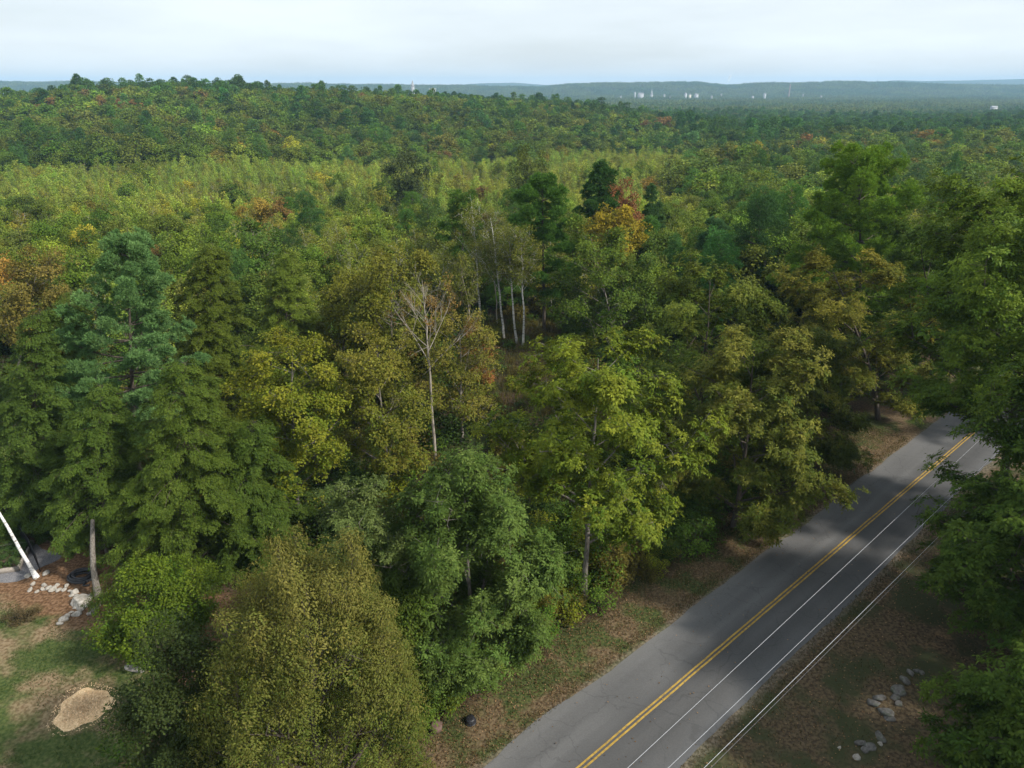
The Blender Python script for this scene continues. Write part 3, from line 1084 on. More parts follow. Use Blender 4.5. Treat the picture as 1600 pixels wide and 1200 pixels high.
wp(31, (222, 765), 354, 256, 196, ((.068, .132, .074), (.132, .205, .122)), 'tall blue-green white pine with layered plumes rising above the dark hemlocks', 'the blue-green pine', (210, 480), cbf=.3, wsp=1.3, ragged=.35, fan=.32, nbr=(5, 6), per=8.5, tr=.46, upturn=.22, power=.85)
wp(32, (1338, 560), 240, 235, 1340, ((.080, .145, .024), (.160, .225, .045)), 'large bright green white pine behind the wide dark oak', 'the bright green pine', (1330, 340), cbf=.25, tr=.66, sc=1.3, wsp=1.6, ragged=.45, power=.6, fan=.45, nbr=(5, 7))
wp(33, (850, 520), 266, 118, 846, ((.045, .100, .026), (.085, .150, .042)), 'dark green pine with brown trunk next to the white birch trunks', 'the pine by the birches', (840, 340), cbf=.3, tr=.66, sc=1.35, wsp=1.6, ragged=.6, power=.55, fan=.45)
wp(34, (940, 445), 243, 84, 938, ((.030, .072, .026), (.060, .108, .040)), 'narrow dark pine just behind the red-topped maple', 'the narrow dark pine', (935, 275), cbf=.2, tr=.7, sc=1.5, wsp=1.7, ragged=.6, power=.55, fan=.45)
wp(35, (1112, 510), 338, 84, 1118, ((.045, .095, .055), (.085, .145, .090)), 'small pale blue-green pine between poplars behind the yellow-topped oak', 'the small pale pine', (1115, 385), cbf=.12, tr=.6, sc=1.4, wsp=1.3, ragged=.5, fan=.45)
wp(36, (1022, 430), 276, 48, 1018, ((.045, .090, .045), (.075, .125, .065)), 'slim grey-green pine immediately beside the red-topped maple', None, None, cbf=.15, tr=.6, sc=1.6, wsp=1.5, ragged=.5, fan=.45)
wp(37, (720, 476), 296, 74, 728, ((.048, .095, .026), (.085, .135, .040)), 'loose olive pine left standing behind the leaning white birches', None, None, cbf=.5, tr=.6, sc=1.3, wsp=1.7, ragged=.6, power=.5, fan=.45)

# hemlocks
HEM = [((62, 822), 478, 150, 66, 'pointed dark hemlock at the picture edge above the leaning birch trunk', (.046, .064, .020), (.075, .092, .030)),
       ((168, 862), 600, 185, 160, 'dark hemlock over the coiled black pipe', (.046, .064, .018), (.080, .095, .028)),
       ((300, 876), 560, 265, 288, 'broadest olive hemlock directly below the blue-green pine', (.050, .066, .016), (.090, .100, .028)),
       ((400, 862), 655, 185, 398, 'lower hemlock between the broadest hemlock and the yellow maple', (.046, .064, .018), (.080, .095, .028)),
       ((330, 690), 378, 190, 330, 'olive-brown hemlock standing behind the blue-green pine', (.058, .068, .016), (.098, .100, .026)),
       ((452, 645), 392, 150, 448, 'yellow-green hemlock with feathery tip behind the yellow maple', (.070, .084, .018), (.120, .128, .034)),
       ((110, 720), 452, 150, 112, 'shaded hemlock between the orange maple and the blue-green pine', (.046, .062, .018), (.078, .090, .028)),
       ((6, 775), 560, 120, 8, 'dark hemlock cut by the picture edge beside the pointed hemlock', (.044, .060, .020), (.072, .088, .030))]
for k, (b, t, wd, tx, lab, c1, c2) in enumerate(HEM):
    x, y, H, R, ln = spec(b[0], b[1], t, wd, tx)
    m_ = hemlock(40 + k, H, 3.0 if k == 1 else .6, R, T_HEM(.62, 44, .13, .042), per=10, wsp=.36, tr=.62, trunk_r=.1 + H * .008, lean=ln, power=.75)
    hero('hemlock_tree', tree_meshes('hemlock', *m_, M_BARKD, M_NEEDLE), x, y, R, [c1[0] * .86, c1[1], c1[2]], [c2[0] * .88, c2[1] * 1.02, c2[2]], lab)

# maples in autumn colours
def maple(seed, base, top, wpx, topx, tints, label, mark=None, mpx=None, cbf=.3, tufts=420, tr=.62, ls=.2, lw=.15, M=46, bark=M_BARK, name='maple_tree', **k):
    x, y, H, R, ln = spec(base[0], base[1], top, wpx, topx)
    kw = dict(prof=prof_dome, nl=23, lobe=1.0, lz=.6, asc=.7, topcv=.8)
    kw.update(k)
    m_ = deciduous(seed, H, H * cbf, R, tufts=tufts, tr=tr, tmpl=T_BROAD(tr, ls, lw, M, .3), trunk_r=.07 + H * .007, lean=ln, **kw)
    return hero(name, tree_meshes('maple', *m_, bark, M_LEAF), x, y, R, *tints, label, mark, markp=mpx)


maple(61, (468, 812), 514, 182, 452, ((.085, .115, .018), (.165, .148, .028)), 'yellow-orange maple with open branches between the hemlocks and the ashes', 'the yellow maple', (450, 620), cbf=.3, tufts=800, tr=.52, lobe=.8, lz=.45, M=50, ls=.16, lw=.13)
maple(62, (612, 778), 508, 150, 592, ((.085, .105, .022), (.160, .130, .040)), 'thin orange-tipped maple standing beside the bare grey tree', 'the orange-tipped maple', (590, 620), cbf=.25, tufts=640, tr=.52, lobe=.85, lz=.5, M=46, ls=.16, lw=.13)
maple(63, (722, 690), 480, 135, 712, ((.088, .105, .024), (.170, .128, .046)), 'salmon-orange maple directly behind the bare grey tree', 'the salmon maple', (720, 520), cbf=.3, tufts=460, tr=.5, lobe=.9, lz=.5, M=42, ls=.17, lw=.13)
maple(64, (30, 612), 388, 100, 58, ((.110, .098, .034), (.165, .118, .052)), 'tan-orange maple at the picture edge beyond the hemlocks', 'the tan-orange maple', (60, 440), cbf=.42, tufts=460, tr=.6, M=46)
maple(65, (960, 548), 350, 178, 925, ((.050, .088, .020), (.095, .120, .028)), 'full green maple behind the hickory with a dark gap beneath it', 'the full green maple', (930, 440), cbf=.22, tufts=760, tr=.72, ls=.24, lw=.19)
maple(66, (964, 470), 312, 90, 962, ((.16, .150, .022), (.26, .18, .030)), 'golden-yellow maple crown below the red one', 'the golden maple', (960, 340), cbf=.25, tufts=380, tr=.75, ls=.3, lw=.24)
maple(67, (962, 440), 264, 96, 962, ((.135, .054, .042), (.190, .078, .056)), 'red maple whose crown shows above the golden one', 'the red maple', (962, 288), cbf=.25, tufts=340, tr=.8, ls=.32, lw=.26)
maple(68, (612, 655), 392, 180, 606, ((.070, .085, .020), (.135, .120, .032)), 'rounded olive maple between the yellow-green hemlock and the birches', 'the olive maple', (600, 440), cbf=.25, tufts=700, tr=.7, ls=.24, lw=.19)
maple(69, (530, 620), 420, 130, 545, ((.085, .095, .020), (.140, .130, .030)), 'olive-yellow maple behind the yellow maple', None, None, cbf=.25, tufts=520, tr=.7, ls=.24, lw=.19)
maple(70, (392, 520), 342, 84, 392, ((.045, .085, .025), (.075, .115, .035)), 'round green maple with twin pale trunks above the hemlocks', 'the twin-trunked maple', (390, 380), cbf=.45, tufts=220, tr=.75, ls=.28, lw=.22, bark=M_PALE)
maple(71, (635, 330), 206, 64, 633, ((.030, .042, .024), (.055, .066, .040)), 'dark rounded willow standing alone in the young birch thicket', 'the dark round willow', (632, 235), cbf=.1, tufts=240, tr=1.2, ls=.5, lw=.35, name='willow_tree', lobe=1.8)
maple(72, (832, 318), 203, 74, 828, ((.055, .070, .018), (.088, .100, .028)), 'wide olive oak standing above the young birch thicket', 'the lone wide oak', (828, 230), cbf=.12, tufts=240, tr=1.2, ls=.5, lw=.4, name='oak_tree', lobe=1.8)
maple(73, (755, 605), 505, 62, 748, ((.11, .075, .03), (.25, .085, .05)), 'small rust-red maple sapling at the foot of the birches', None, None, cbf=.2, tufts=70, tr=.5, nl=8)

# the bare tree: limbs, boughs and twigs without leaves
def bare(seed, H, cb, R, lean, trunk_r):
    rng = rg(seed)
    T = trunk_line(rng, H, lean, .05)
    rad = trunk_r * (1 - np.linspace(0, 1, len(T)) * .9)
    lines = {0: [(T, rad)], 1: [], 2: [], 3: []}

    def grow(p, d, ln, r, lev):
        n = 5
        t = np.linspace(0, 1, n)
        bend = rng.normal(size=3) * .16 + np.array([0, 0, .22])
        P = p + d * (ln * t)[:, None] + bend * (ln * t ** 2 * .6)[:, None]
        lines[lev].append((P, r * (1 - t * .75)))
        if lev >= 3:
            return
        for k in range((4, 5, 3)[lev - 1] if lev > 0 else 4):
            tt = rng.uniform(.3, 1)
            q = p + d * ln * tt + bend * ln * tt ** 2 * .6
            dd = nrm(d + rng.normal(size=3) * .5 + np.array([0, 0, .25]))
            grow(q, dd, ln * rng.uniform(.35, .6), max(r * .48, .008), lev + 1)
    n = 15
    for i in range(n):
        u = (i + .5) / n
        z0 = cb + (H * .95 - cb) * u
        a = i * 2.399 + rng.uniform(-.4, .4)
        d = nrm(np.array([math.cos(a), math.sin(a), rng.uniform(.9, 1.5)]))
        ln = R * (1.25 - .75 * u) * rng.uniform(.7, 1.1)
        grow(at_trunk(T, z0), d, ln, np.interp(z0, T[:, 2], rad) * .6, 1)
    parts = []
    for lev, ls in lines.items():
        parts.append(tubes(np.stack([a for a, b in ls]), np.stack([b for a, b in ls]), (8, 5, 4, 3)[lev]))
    return joinVQ(parts)


x, y, H, R, ln = spec(680, 716, 438, 140, 656)
b_ = bare(81, H, H * .52, R, ln, .16)
t = thing('bare_tree', (x, y, -.05), 'half-bare pale grey tree with fine upswept branches and few tan leaves before the salmon maple', 'tree')
obj('trunk', mesh_quads('bare_trunk', b_[0], b_[1], [M_PALE], smooth=True), t)
tipv = b_[0][(b_[0][:, 2] > H * .55) & (np.hypot(b_[0][:, 0], b_[0][:, 1]) > R * .45)]
r_ = rg(82)
C = tipv[r_.integers(0, len(tipv), 130)]
C = C[(C[:, 0] > ln[0] * .6) | (r_.uniform(size=len(C)) < .35)]
v = place_tufts(r_, T_BROAD(.4, .15, .11, 22, .4), C, C * [1, 1, 0] + [0, 0, .6], np.full(len(C), .38))
c = obj('crown', mesh_quads('bare_crown', v[0], v[1], [M_LEAF], attrs={'cv': v[2], 'lv': v[3]}), t)
c['tint'], c['tint2'] = hue((.15, .10, .05)), hue((.25, .13, .075))
HERO.append((x, y, 1.5))
MARKS.append((670, 560, 'the bare grey tree'))

# white birches
BIR = [((750, 512), 300, 84, 731, 'white birch forking near its top and leaning away from the others'),
       ((787, 528), 318, 80, 768, 'white birch with kinked trunk, second in the clump'),
       ((808, 536), 345, 60, 802, 'straight white birch in the middle of the clump'),
       ((817, 543), 352, 58, 810, 'thin straight white birch closest to the brown pine trunk'),
       ((737, 545), 395, 60, 722, 'short grey birch behind the rust-red sapling'),
       ((777, 505), 350, 66, 760, 'shaded grey birch at the back of the clump')]
for k, (b, t, wd, tx, lab) in enumerate(BIR):
    x, y, H, R, ln = spec(b[0], b[1], t, wd, tx)
    m_ = deciduous(90 + k, H, H * .6, R, nl=15, tufts=190, tr=.6, lobe=1.0, lz=1.0, asc=1.4, prof=prof_egg, tmpl=T_BROAD(.6, .17, .12, 34, .5), taper=.72, limb_r=.16, trunk_r=.16 if k < 4 else .10, lean=ln, wig=.10, sides=7)
    hero('birch_tree', tree_meshes('birch', *m_, M_BIRCH if k < 4 else M_PALE, M_LEAF), x, y, .8, (.075, .085, .024), (.135, .125, .036), lab)
MARKS.append((780, 430, 'the white birches'))

# the thick green bush at the lawn's upper edge
x, y, H, R, ln = spec(262, 1002, 878, 172)
m_ = deciduous(101, H, .35, R * 1.0, nl=22, tufts=520, tr=.55, lobe=.7, lz=.8, asc=.8, tmpl=T_BROAD(.55, .13, .10, 80, .25), trunk_r=.07, topcv=.7, sides=6)
hero('bush', tree_meshes('bush', *m_, M_BARKD, M_LEAF), x, y, R, (.034, .068, .014), (.110, .135, .022), 'rounded bright green bush at the lawn edge in front of the hemlocks', 'the bright green bush', markp=(250, 940))
bpy.data.objects['bush']['category'] = 'bush'

# ------------------------------------------------------------------ the forest behind: kinds of tree at three degrees of detail
def T_B(tr, ls, lw, M, droop=.3, seed=200, zmin=-.35):
    return [t_broad(rg(seed + k), M, ls / tr, lw / tr, droop, zmin) for k in range(4)]


NOM = {'maple_tree': 13., 'oak_tree': 15., 'poplar_tree': 8., 'pine_tree': 18., 'hemlock_tree': 13., 'spruce_tree': 14., 'shrub': 2.4, 'birch_tree': 12.}


def grow_kind(kind, lod, seed):
    H = NOM[kind]
    if kind == 'maple_tree':
        tu, tr, M, ls, lw = ((330, .82, 30, .32, .25), (210, .95, 16, .55, .44), (170, 1.1, 13, .72, .6))[lod]
        return deciduous(seed, H, 2.6, 4.3, nl=15, tufts=tu, tr=tr, lobe=1.2, lz=.75, asc=.8, prof=prof_egg if seed % 2 else prof_round, tmpl=T_B(tr, ls, lw, M), trunk_r=.17, twig=lod == 0, sides=6)
    if kind == 'oak_tree':
        tu, tr, M, ls, lw = ((380, .9, 30, .34, .26), (240, 1.05, 16, .58, .46), (190, 1.2, 13, .75, .62))[lod]
        return deciduous(seed, H, 2.8, 5.4, nl=17, tufts=tu, tr=tr, lobe=1.35, lz=.7, asc=.6, tmpl=T_B(tr, ls, lw, M), trunk_r=.22, twig=lod == 0, sides=6)
    if kind == 'poplar_tree':
        tu, tr, M, ls, lw = ((150, .40, 20, .19, .14), (95, .45, 11, .30, .22), (50, .6, 6, .55, .4))[lod]
        return deciduous(seed, H, 1.0, 1.75, nl=15, tufts=tu, tr=tr, lobe=.5, lz=1.5, asc=2.2, prof=prof_flame, tmpl=T_B(tr, ls, lw, M, -.1), trunk_r=.07, twig=False, sides=5)
    if kind == 'birch_tree':
        tu, tr, M, ls, lw = ((190, .6, 20, .22, .16), (130, .7, 10, .38, .28), (70, .8, 6, .7, .5))[lod]
        return deciduous(seed, H, 4.0, 2.4, nl=14, tufts=tu, tr=tr, lobe=.8, lz=1.0, asc=1.5, prof=prof_egg, tmpl=T_B(tr, ls, lw, M, .4), trunk_r=.1, twig=lod == 0, sides=5)
    if kind == 'pine_tree':
        per, tr, sh, bl, ls, lw = ((4.6, .75, 9, 6, .34, .06), (2.4, .95, 7, 4, .6, .14), (1.2, 1.2, 5, 3, 1.0, .38))[lod]
        return pine(seed, H, 4.0, 4.6, [t_needle(rg(220 + k), sh, bl, ls / tr, lw / tr) for k in range(4)], per=per, wsp=(1.35, 1.6, 1.9)[lod], tr=tr, trunk_r=.2, power=.55 if seed % 2 else .85, ragged=.55, sides=6, top=.1, lean=((seed % 3 - 1) * .6, (seed % 2) * .5))
    if kind == 'hemlock_tree':
        per, tr, n, ls, lw = ((5.0, .8, 18, .26, .09), (2.6, 1.0, 10, .5, .2), (1.4, 1.3, 6, .9, .5))[lod]
        return hemlock(seed, H, .8, 3.4, [t_spray(rg(240 + k), n, ls / tr, lw / tr) for k in range(4)], per=per, wsp=(.5, .7, 1.0)[lod], tr=tr, trunk_r=.18, sides=6)
    if kind == 'spruce_tree':
        per, tr, n, ls, lw = ((5.0, .7, 16, .24, .09), (3.0, .85, 9, .45, .2), (1.6, 1.1, 6, .8, .45))[lod]
        return hemlock(seed, H, .6, 1.9, [t_spray(rg(260 + k), n, ls / tr, lw / tr) for k in range(4)], per=per, wsp=(.5, .7, 1.0)[lod], tr=tr, trunk_r=.15, droop=.5, power=.9, ragged=.2, sides=5)
    if kind == 'shrub':
        tu, tr, M, ls, lw = ((80, .36, 34, .12, .085), (60, .42, 16, .22, .16), (40, .5, 8, .35, .3))[lod]
        return deciduous(seed, H, .15, 1.35, nl=11, tufts=tu, tr=tr, lobe=.5, lz=.8, asc=.9, tmpl=T_B(tr, ls, lw, M), trunk_r=.035, twig=False, sides=5)


_cache = {}


def kind_mesh(kind, lod, var):
    key = (kind, lod, var)
    if key not in _cache:
        wv, lv = grow_kind(kind, lod, 300 + var * 7 + lod)
        bark = M_BIRCH if kind == 'birch_tree' else M_BARK if kind in ('maple_tree', 'poplar_tree') else M_BARKD
        lm = M_NEEDLE if kind in ('pine_tree', 'hemlock_tree', 'spruce_tree') else M_LEAF
        if lod == 0:
            _cache[key] = tree_meshes(kind, wv, lv, bark, lm)
        else:
            _cache[key] = tree_meshes(kind, wv, lv, bark, lm, together=True)
    return _cache[key]


NVAR = 4
# colour word, colour one, colour two
PAL = {
    'maple_tree': {'green': ((.054, .082, .018), (.092, .118, .026)), 'olive': ((.070, .080, .022), (.110, .108, .034)), 'yellow': ((.150, .140, .024), (.22, .175, .034)),
                   'orange': ((.125, .088, .026), (.190, .120, .040)), 'russet': ((.095, .058, .030), (.150, .085, .045)), 'lime green': ((.090, .120, .024), (.135, .155, .034))},
    'oak_tree': {'green': ((.048, .074, .017), (.084, .104, .025)), 'dark green': ((.034, .054, .015), (.062, .080, .022)), 'olive': ((.062, .072, .020), (.098, .098, .030))},
    'poplar_tree': {'yellow-green': ((.100, .112, .028), (.150, .150, .042)), 'light green': ((.080, .108, .030), (.125, .142, .042)), 'olive': ((.086, .090, .026), (.125, .118, .036))},
    'birch_tree': {'yellow-green': ((.090, .100, .026), (.150, .140, .038)), 'olive': ((.075, .080, .024), (.115, .105, .034))},
    'pine_tree': {'blue-green': ((.036, .076, .032), (.066, .112, .048)), 'green': ((.038, .074, .022), (.062, .104, .036)), 'dark green': ((.024, .050, .022), (.044, .076, .034))},
    'hemlock_tree': {'olive': ((.050, .062, .018), (.084, .092, .028)), 'dark green': ((.036, .052, .020), (.062, .080, .030))},
    'spruce_tree': {'dark green': ((.022, .038, .018), (.040, .058, .026))},
    'shrub': {'green': ((.042, .082, .018), (.085, .120, .030)), 'yellow-green': ((.085, .105, .018), (.170, .160, .028)), 'brown-green': ((.070, .062, .024), (.120, .090, .036)), 'dark green': ((.028, .052, .018), (.055, .080, .028))},
}


def pick_colour(rng, kind, far_left=False, autumn=1.0):
    c = {'maple_tree': (('green', .36), ('olive', .26), ('yellow', .07 * autumn), ('orange', .05 * autumn), ('russet', .07 * autumn + (.20 if far_left else 0)), ('lime green', .16 if autumn > .9 else .05)),
         'oak_tree': (('green', .45), ('dark green', .30), ('olive', .25)),
         'poplar_tree': (('yellow-green', .45), ('light green', .33), ('olive', .22)),
         'birch_tree': (('yellow-green', .6), ('olive', .4)),
         'pine_tree': (('blue-green', .3), ('green', .45), ('dark green', .25)),
         'hemlock_tree': (('olive', .6), ('dark green', .4)),
         'spruce_tree': (('dark green', 1),),
         'shrub': (('green', .4), ('yellow-green', .2), ('brown-green', .15), ('dark green', .25))}[kind]
    p = np.array([v for k, v in c])
    return c[rng.choice(len(c), p=p / p.sum())][0]


def jgrid(rng, y0, y1, cell, px0=-90, px1=1690):
    """jittered grid over the part of the ground that the picture can see between two distances"""
    xm = 1.0 * (y1 + 40)
    gx = np.arange(-xm, xm, cell)
    gy = np.arange(y0, y1, cell)
    X, Y = np.meshgrid(gx, gy)
    X = (X + rng.uniform(-.48, .48, X.shape) * cell).ravel()
    Y = (Y + rng.uniform(-.48, .48, Y.shape) * cell).ravel()
    Z = TZ(X, Y)
    px = 800 + F * X / (Y * ct - (Z + 8 - CH) * st)
    k = (px > px0) & (px < px1)
    return X[k], Y[k], Z[k], px[k]


def clumpy(x, y, sc, ph=0.):
    return np.sin(x / sc + ph) * np.cos(y / sc * 1.13 + 1.7 * ph) + .6 * np.sin((x + y) / sc * 2.1 + ph) * np.cos((x - y) / sc * 1.7)


TREES = []      # kind, x, y, z, height, colour word, zone, px
rng = rg(2024)


def add(kind, x, y, z, h, px, zone, colour=None, autumn=1.0):
    cl = float(clumpy(x, y, 70., 6.))
    if zone in ('hill', 'plain'):
        autumn *= max(.05, .35 + 1.1 * cl)
    TREES.append((kind, x, y, z, h, colour or pick_colour(rng, kind, zone == 'hill' and px < 380 and cl > 0 and y > 480, autumn), zone, px))


def choose(names, p):
    p = np.maximum(np.array(p, float), 0)
    return names[rng.choice(len(names), p=p / p.sum())]


# near woods behind the hand-placed trees
for x, y, z, px in zip(*jgrid(rng, 70, 172, 4.3)):
    s = road_s(x, y)
    if -8 < s < 6.5 and y < 110:
        continue
    if s < 0 and y < (104 if 715 < px < 880 else 96 if 480 < px < 1000 else 84):
        continue
    if s < 0 and 1000 <= px < 1500 and y < 92:
        continue
    if s > 0 and y < 70:
        continue
    if any((x - a) ** 2 + (y - b) ** 2 < (.72 * r + 1.6) ** 2 for a, b, r in HERO):
        continue
    k = sstep(125, 172, y)
    if px < 520:
        kind = choose(('maple_tree', 'oak_tree', 'poplar_tree', 'hemlock_tree', 'pine_tree', 'birch_tree'), (.32, .12, .22 + .4 * k, .06, .02, .20))
    elif px < 1000:
        kind = choose(('maple_tree', 'oak_tree', 'poplar_tree', 'birch_tree', 'pine_tree'), (.24, .05, .30 + .3 * k, .34, .03))
    else:
        kind = choose(('maple_tree', 'oak_tree', 'poplar_tree', 'pine_tree', 'birch_tree'), (.40, .26, .20, .06, .10))
    h = {'maple_tree': 10.5, 'oak_tree': 11.5, 'poplar_tree': 9.5, 'hemlock_tree': 11, 'pine_tree': 13.5, 'birch_tree': 10.5}[kind] * rng.uniform(.8, 1.15)
    if px > 1150:
        h *= 1.2
    add(kind, x, y, z, h, px, 'near')
    HERO.append((x, y, .8))

# the valley: a dense thicket of young poplars, other trees scattered in it
for x, y, z, px in zip(*jgrid(rng, 150, 520, 3.1)):
    yb = min(max(300 + .5 * (x + 200), 290), 520)
    if y > yb + 6 * math.sin(x * .05) or px > 1120 - (y - 200) * .15 + 60 * math.sin(y * .02):
        continue
    c = clumpy(x, y, 17.)
    if rng.uniform() < .10 + .05 * (c > .7):
        continue
    if y < 172 and rng.uniform() > (y - 150) / 22:
        continue
    h = (7.2 + 1.5 * c) * rng.uniform(.5, 1.3)
    if clumpy(x, y, 26., 5.) > .55 and rng.uniform() < .6:
        add('birch_tree', x, y, z, h * .95, px, 'thicket')
        continue
    add('poplar_tree', x, y, z, h, px, 'thicket', 'olive' if c < -.6 and rng.uniform() < .7 else 'light green' if clumpy(x, y, 38., 8.) > .3 and rng.uniform() < .7 else None)
for x, y, z, px in zip(*jgrid(rng, 160, 500, 15)):
    yb = min(max(300 + .5 * (x + 200), 290), 520)
    if y > yb or px > 1100:
        continue
    if rng.uniform() < (.42 if y < 230 else .22):
        kind = choose(('maple_tree', 'oak_tree', 'pine_tree', 'birch_tree'), (.62, .2, .02, .16))
        add(kind, x, y, z, NOM[kind] * rng.uniform(.55, .82), px, 'thicket', autumn=1.6 if y < 240 else .6)

# taller mixed woods on the other side and behind
for x, y, z, px in zip(*jgrid(rng, 150, 520, 5.6)):
    yb = min(max(300 + .5 * (x + 200), 290), 520)
    if px < 1120 - (y - 200) * .15 + 60 * math.sin(y * .02):
        continue
    if y < 172 and rng.uniform() > (y - 150) / 22:
        continue
    c = clumpy(x, y, 30., 2.)
    if 1190 < px < 1480 and 318 < y < 372 and c > -.5:
        continue
    kind = choose(('maple_tree', 'oak_tree', 'pine_tree', 'poplar_tree', 'hemlock_tree'), (.40 + .1 * c, .28, .14 - .06 * c, .16, .02))
    add(kind, x, y, z, NOM[kind] * rng.uniform(.62, .98) * (.85 if kind == 'pine_tree' else 1), px, 'mixed')
for x, y, z, px in zip(*jgrid(rng, 318, 372, 4.0)):
    if 1190 < px < 1480 and clumpy(x, y, 30., 2.) > -.5:
        add('spruce_tree', x, y, z, rng.uniform(10.5, 15.5), px, 'spruces')

# the hill on the far side of the valley and the flat woods behind
for x, y, z, px in zip(*jgrid(rng, 290, 1300, 6.7)):
    yb = min(max(300 + .5 * (x + 200), 290), 520)
    if y < yb:
        continue
    if y > 950 and rng.uniform() < .25:
        continue
    hill = px < 1060 and y < 760
    if hill and y > 690 and rng.uniform() < .7:
        continue
    c = clumpy(x, y, 45., 4.)
    kind = choose(('maple_tree', 'oak_tree', 'pine_tree', 'hemlock_tree', 'poplar_tree'), (.50 - .12 * c, .30, .09 + .06 * c, .04, .04) if hill else (.30 - .1 * c, .25, .30 + .16 * c, .10, .05))
    if y > 520 and not hill and kind != 'poplar_tree' and rng.uniform() < .25:
        kind = 'pine_tree'
    h = NOM[kind] * rng.uniform(.72, 1.05)
    if hill and 120 < px < 430 and y > 600:
        if rng.uniform() < .34:
            kind, h = 'pine_tree', rng.uniform(16, 23)
    add(kind, x, y, z, h, px, 'hill' if hill else 'plain', autumn=.4)

# individuals: the ones that show largest of each kind; the rest of the far woods is one mass
LIMIT = {'maple_tree': 265, 'oak_tree': 270, 'poplar_tree': 290, 'pine_tree': 270, 'hemlock_tree': 150, 'spruce_tree': 90, 'birch_tree': 200}
by = {}
for t in TREES:
    by.setdefault(t[0], []).append(t)
ZONE = {'near': 'woods behind the hemlocks and birches', 'thicket': 'young thicket in the valley', 'mixed': 'mixed woods past the road bend', 'spruces': 'dark spruce stand', 'hill': 'wooded hillside across the valley', 'plain': 'flat woods towards the town'}
WORD = {'maple_tree': 'maple', 'oak_tree': 'oak', 'poplar_tree': 'young poplar', 'pine_tree': 'pine', 'hemlock_tree': 'hemlock', 'spruce_tree': 'spruce', 'birch_tree': 'slender birch', 'shrub': 'shrub'}
label_group = {}


def filler_label(kind, h, colour, zone, px, py, dist):
    size = 'tall' if h > NOM[kind] * .98 else 'low' if h < NOM[kind] * .74 else 'medium'
    wd = WORD[kind]
    if zone in ('near', 'thicket') or (zone == 'mixed' and dist < 240):
        near = sorted(MARKS, key=lambda m: abs(m[0] - px) + 1.2 * abs(m[1] - py))[0]
        dx = px - near[0]
        rel = ('beyond' if abs(dx) < 45 else 'in the gap past' if abs(dx) < 110 else 'well past') if near[1] > py - 10 else 'just in front of' if abs(dx) < 45 else 'somewhat before'
        lab = f'{size} {colour} {wd} {rel} {near[2]}'
        if zone == 'thicket':
            lab = f'{size} {colour} {wd} in the thicket {rel} {near[2]}'
    elif zone == 'spruces':
        lab = f'{size} pointed {colour} spruce in the dark stand beyond the road bend'
    else:
        lab = f'{size} {colour} {wd} in the {ZONE[zone]}'
    if len(lab.replace('-', ' ').split()) > 16:
        lab = lab.replace(' in the thicket', '')
    g = label_group.setdefault(lab, f'{wd}s of the {ZONE[zone]}')
    return lab, g


rng = rg(77)
REST = {}
LODC = [0, 0, 0]
for kind, ts in by.items():
    ts.sort(key=lambda t: -t[4] / math.hypot(t[1], t[2]))
    for i, (kd, x, y, z, h, colour, zone, px) in enumerate(ts):
        d = math.hypot(x, y)
        lod = 0 if d < 200 else 1 if d < 460 else 2
        c1, c2 = PAL[kind][colour]
        v = rng.uniform(.78, 1.2) * (2.45 if kind == 'poplar_tree' else 1.9)
        sh = rng.normal(size=3) * .06
        c1 = [max(.004, a * v * (1 + b)) for a, b in zip(c1, sh)]
        c2 = [max(.004, a * v * (1 + b)) for a, b in zip(c2, sh)]
        if zone in ('hill', 'plain', 'mixed'):
            v *= 1 + .22 * float(clumpy(x, y, 55., 3.)) / 1.6
            h *= rng.uniform(.66, 1.0) if zone == 'hill' and y > 590 else rng.uniform(.72, 1.22)
            c1 = [max(.004, a * v * (1 + b)) for a, b in zip(PAL[kind][colour][0], sh)]
            c2 = [max(.004, a * v * (1 + b)) for a, b in zip(PAL[kind][colour][1], sh)]
        if zone in ('hill', 'plain'):
            c2 = [a * .45 + b * .55 for a, b in zip(c1, c2)]
        sc = h / NOM[kind]
        wd = rng.uniform(.85, 1.2) if kind in ('poplar_tree', 'spruce_tree') or lod == 0 else rng.uniform(.9, 1.6)
        rz = rng.uniform(0, 6.283)
        var = int(rng.integers(0, NVAR))
        if i >= LIMIT[kind] or d > 640:
            REST.setdefault((kind, lod, zone), []).append((x, y, z, sc, wd, rz, var, hue(c1), hue(c2)))
            continue
        py = PX(x, y, z + h * .7)[1]
        lab, grp = filler_label(kind, h, colour, zone, px, py, d)
        me = kind_mesh(kind, lod, var)
        if lod == 0:
            t = thing(kind, (x, y, z - .1), lab, 'tree', grp, rz)
            obj('trunk', me[0], t)
            o = obj('crown', me[1], t)
            t.scale = (sc * wd, sc * wd, sc)
        else:
            o = tag(obj(kind, me, None, (x, y, z - .1)), lab, 'tree', grp)
            o.rotation_euler = (0, 0, rz)
            o.scale = (sc * wd, sc * wd, sc)
        o['tint'] = hue(c1)
        o['tint2'] = hue(c2)
        LODC[lod] += 1


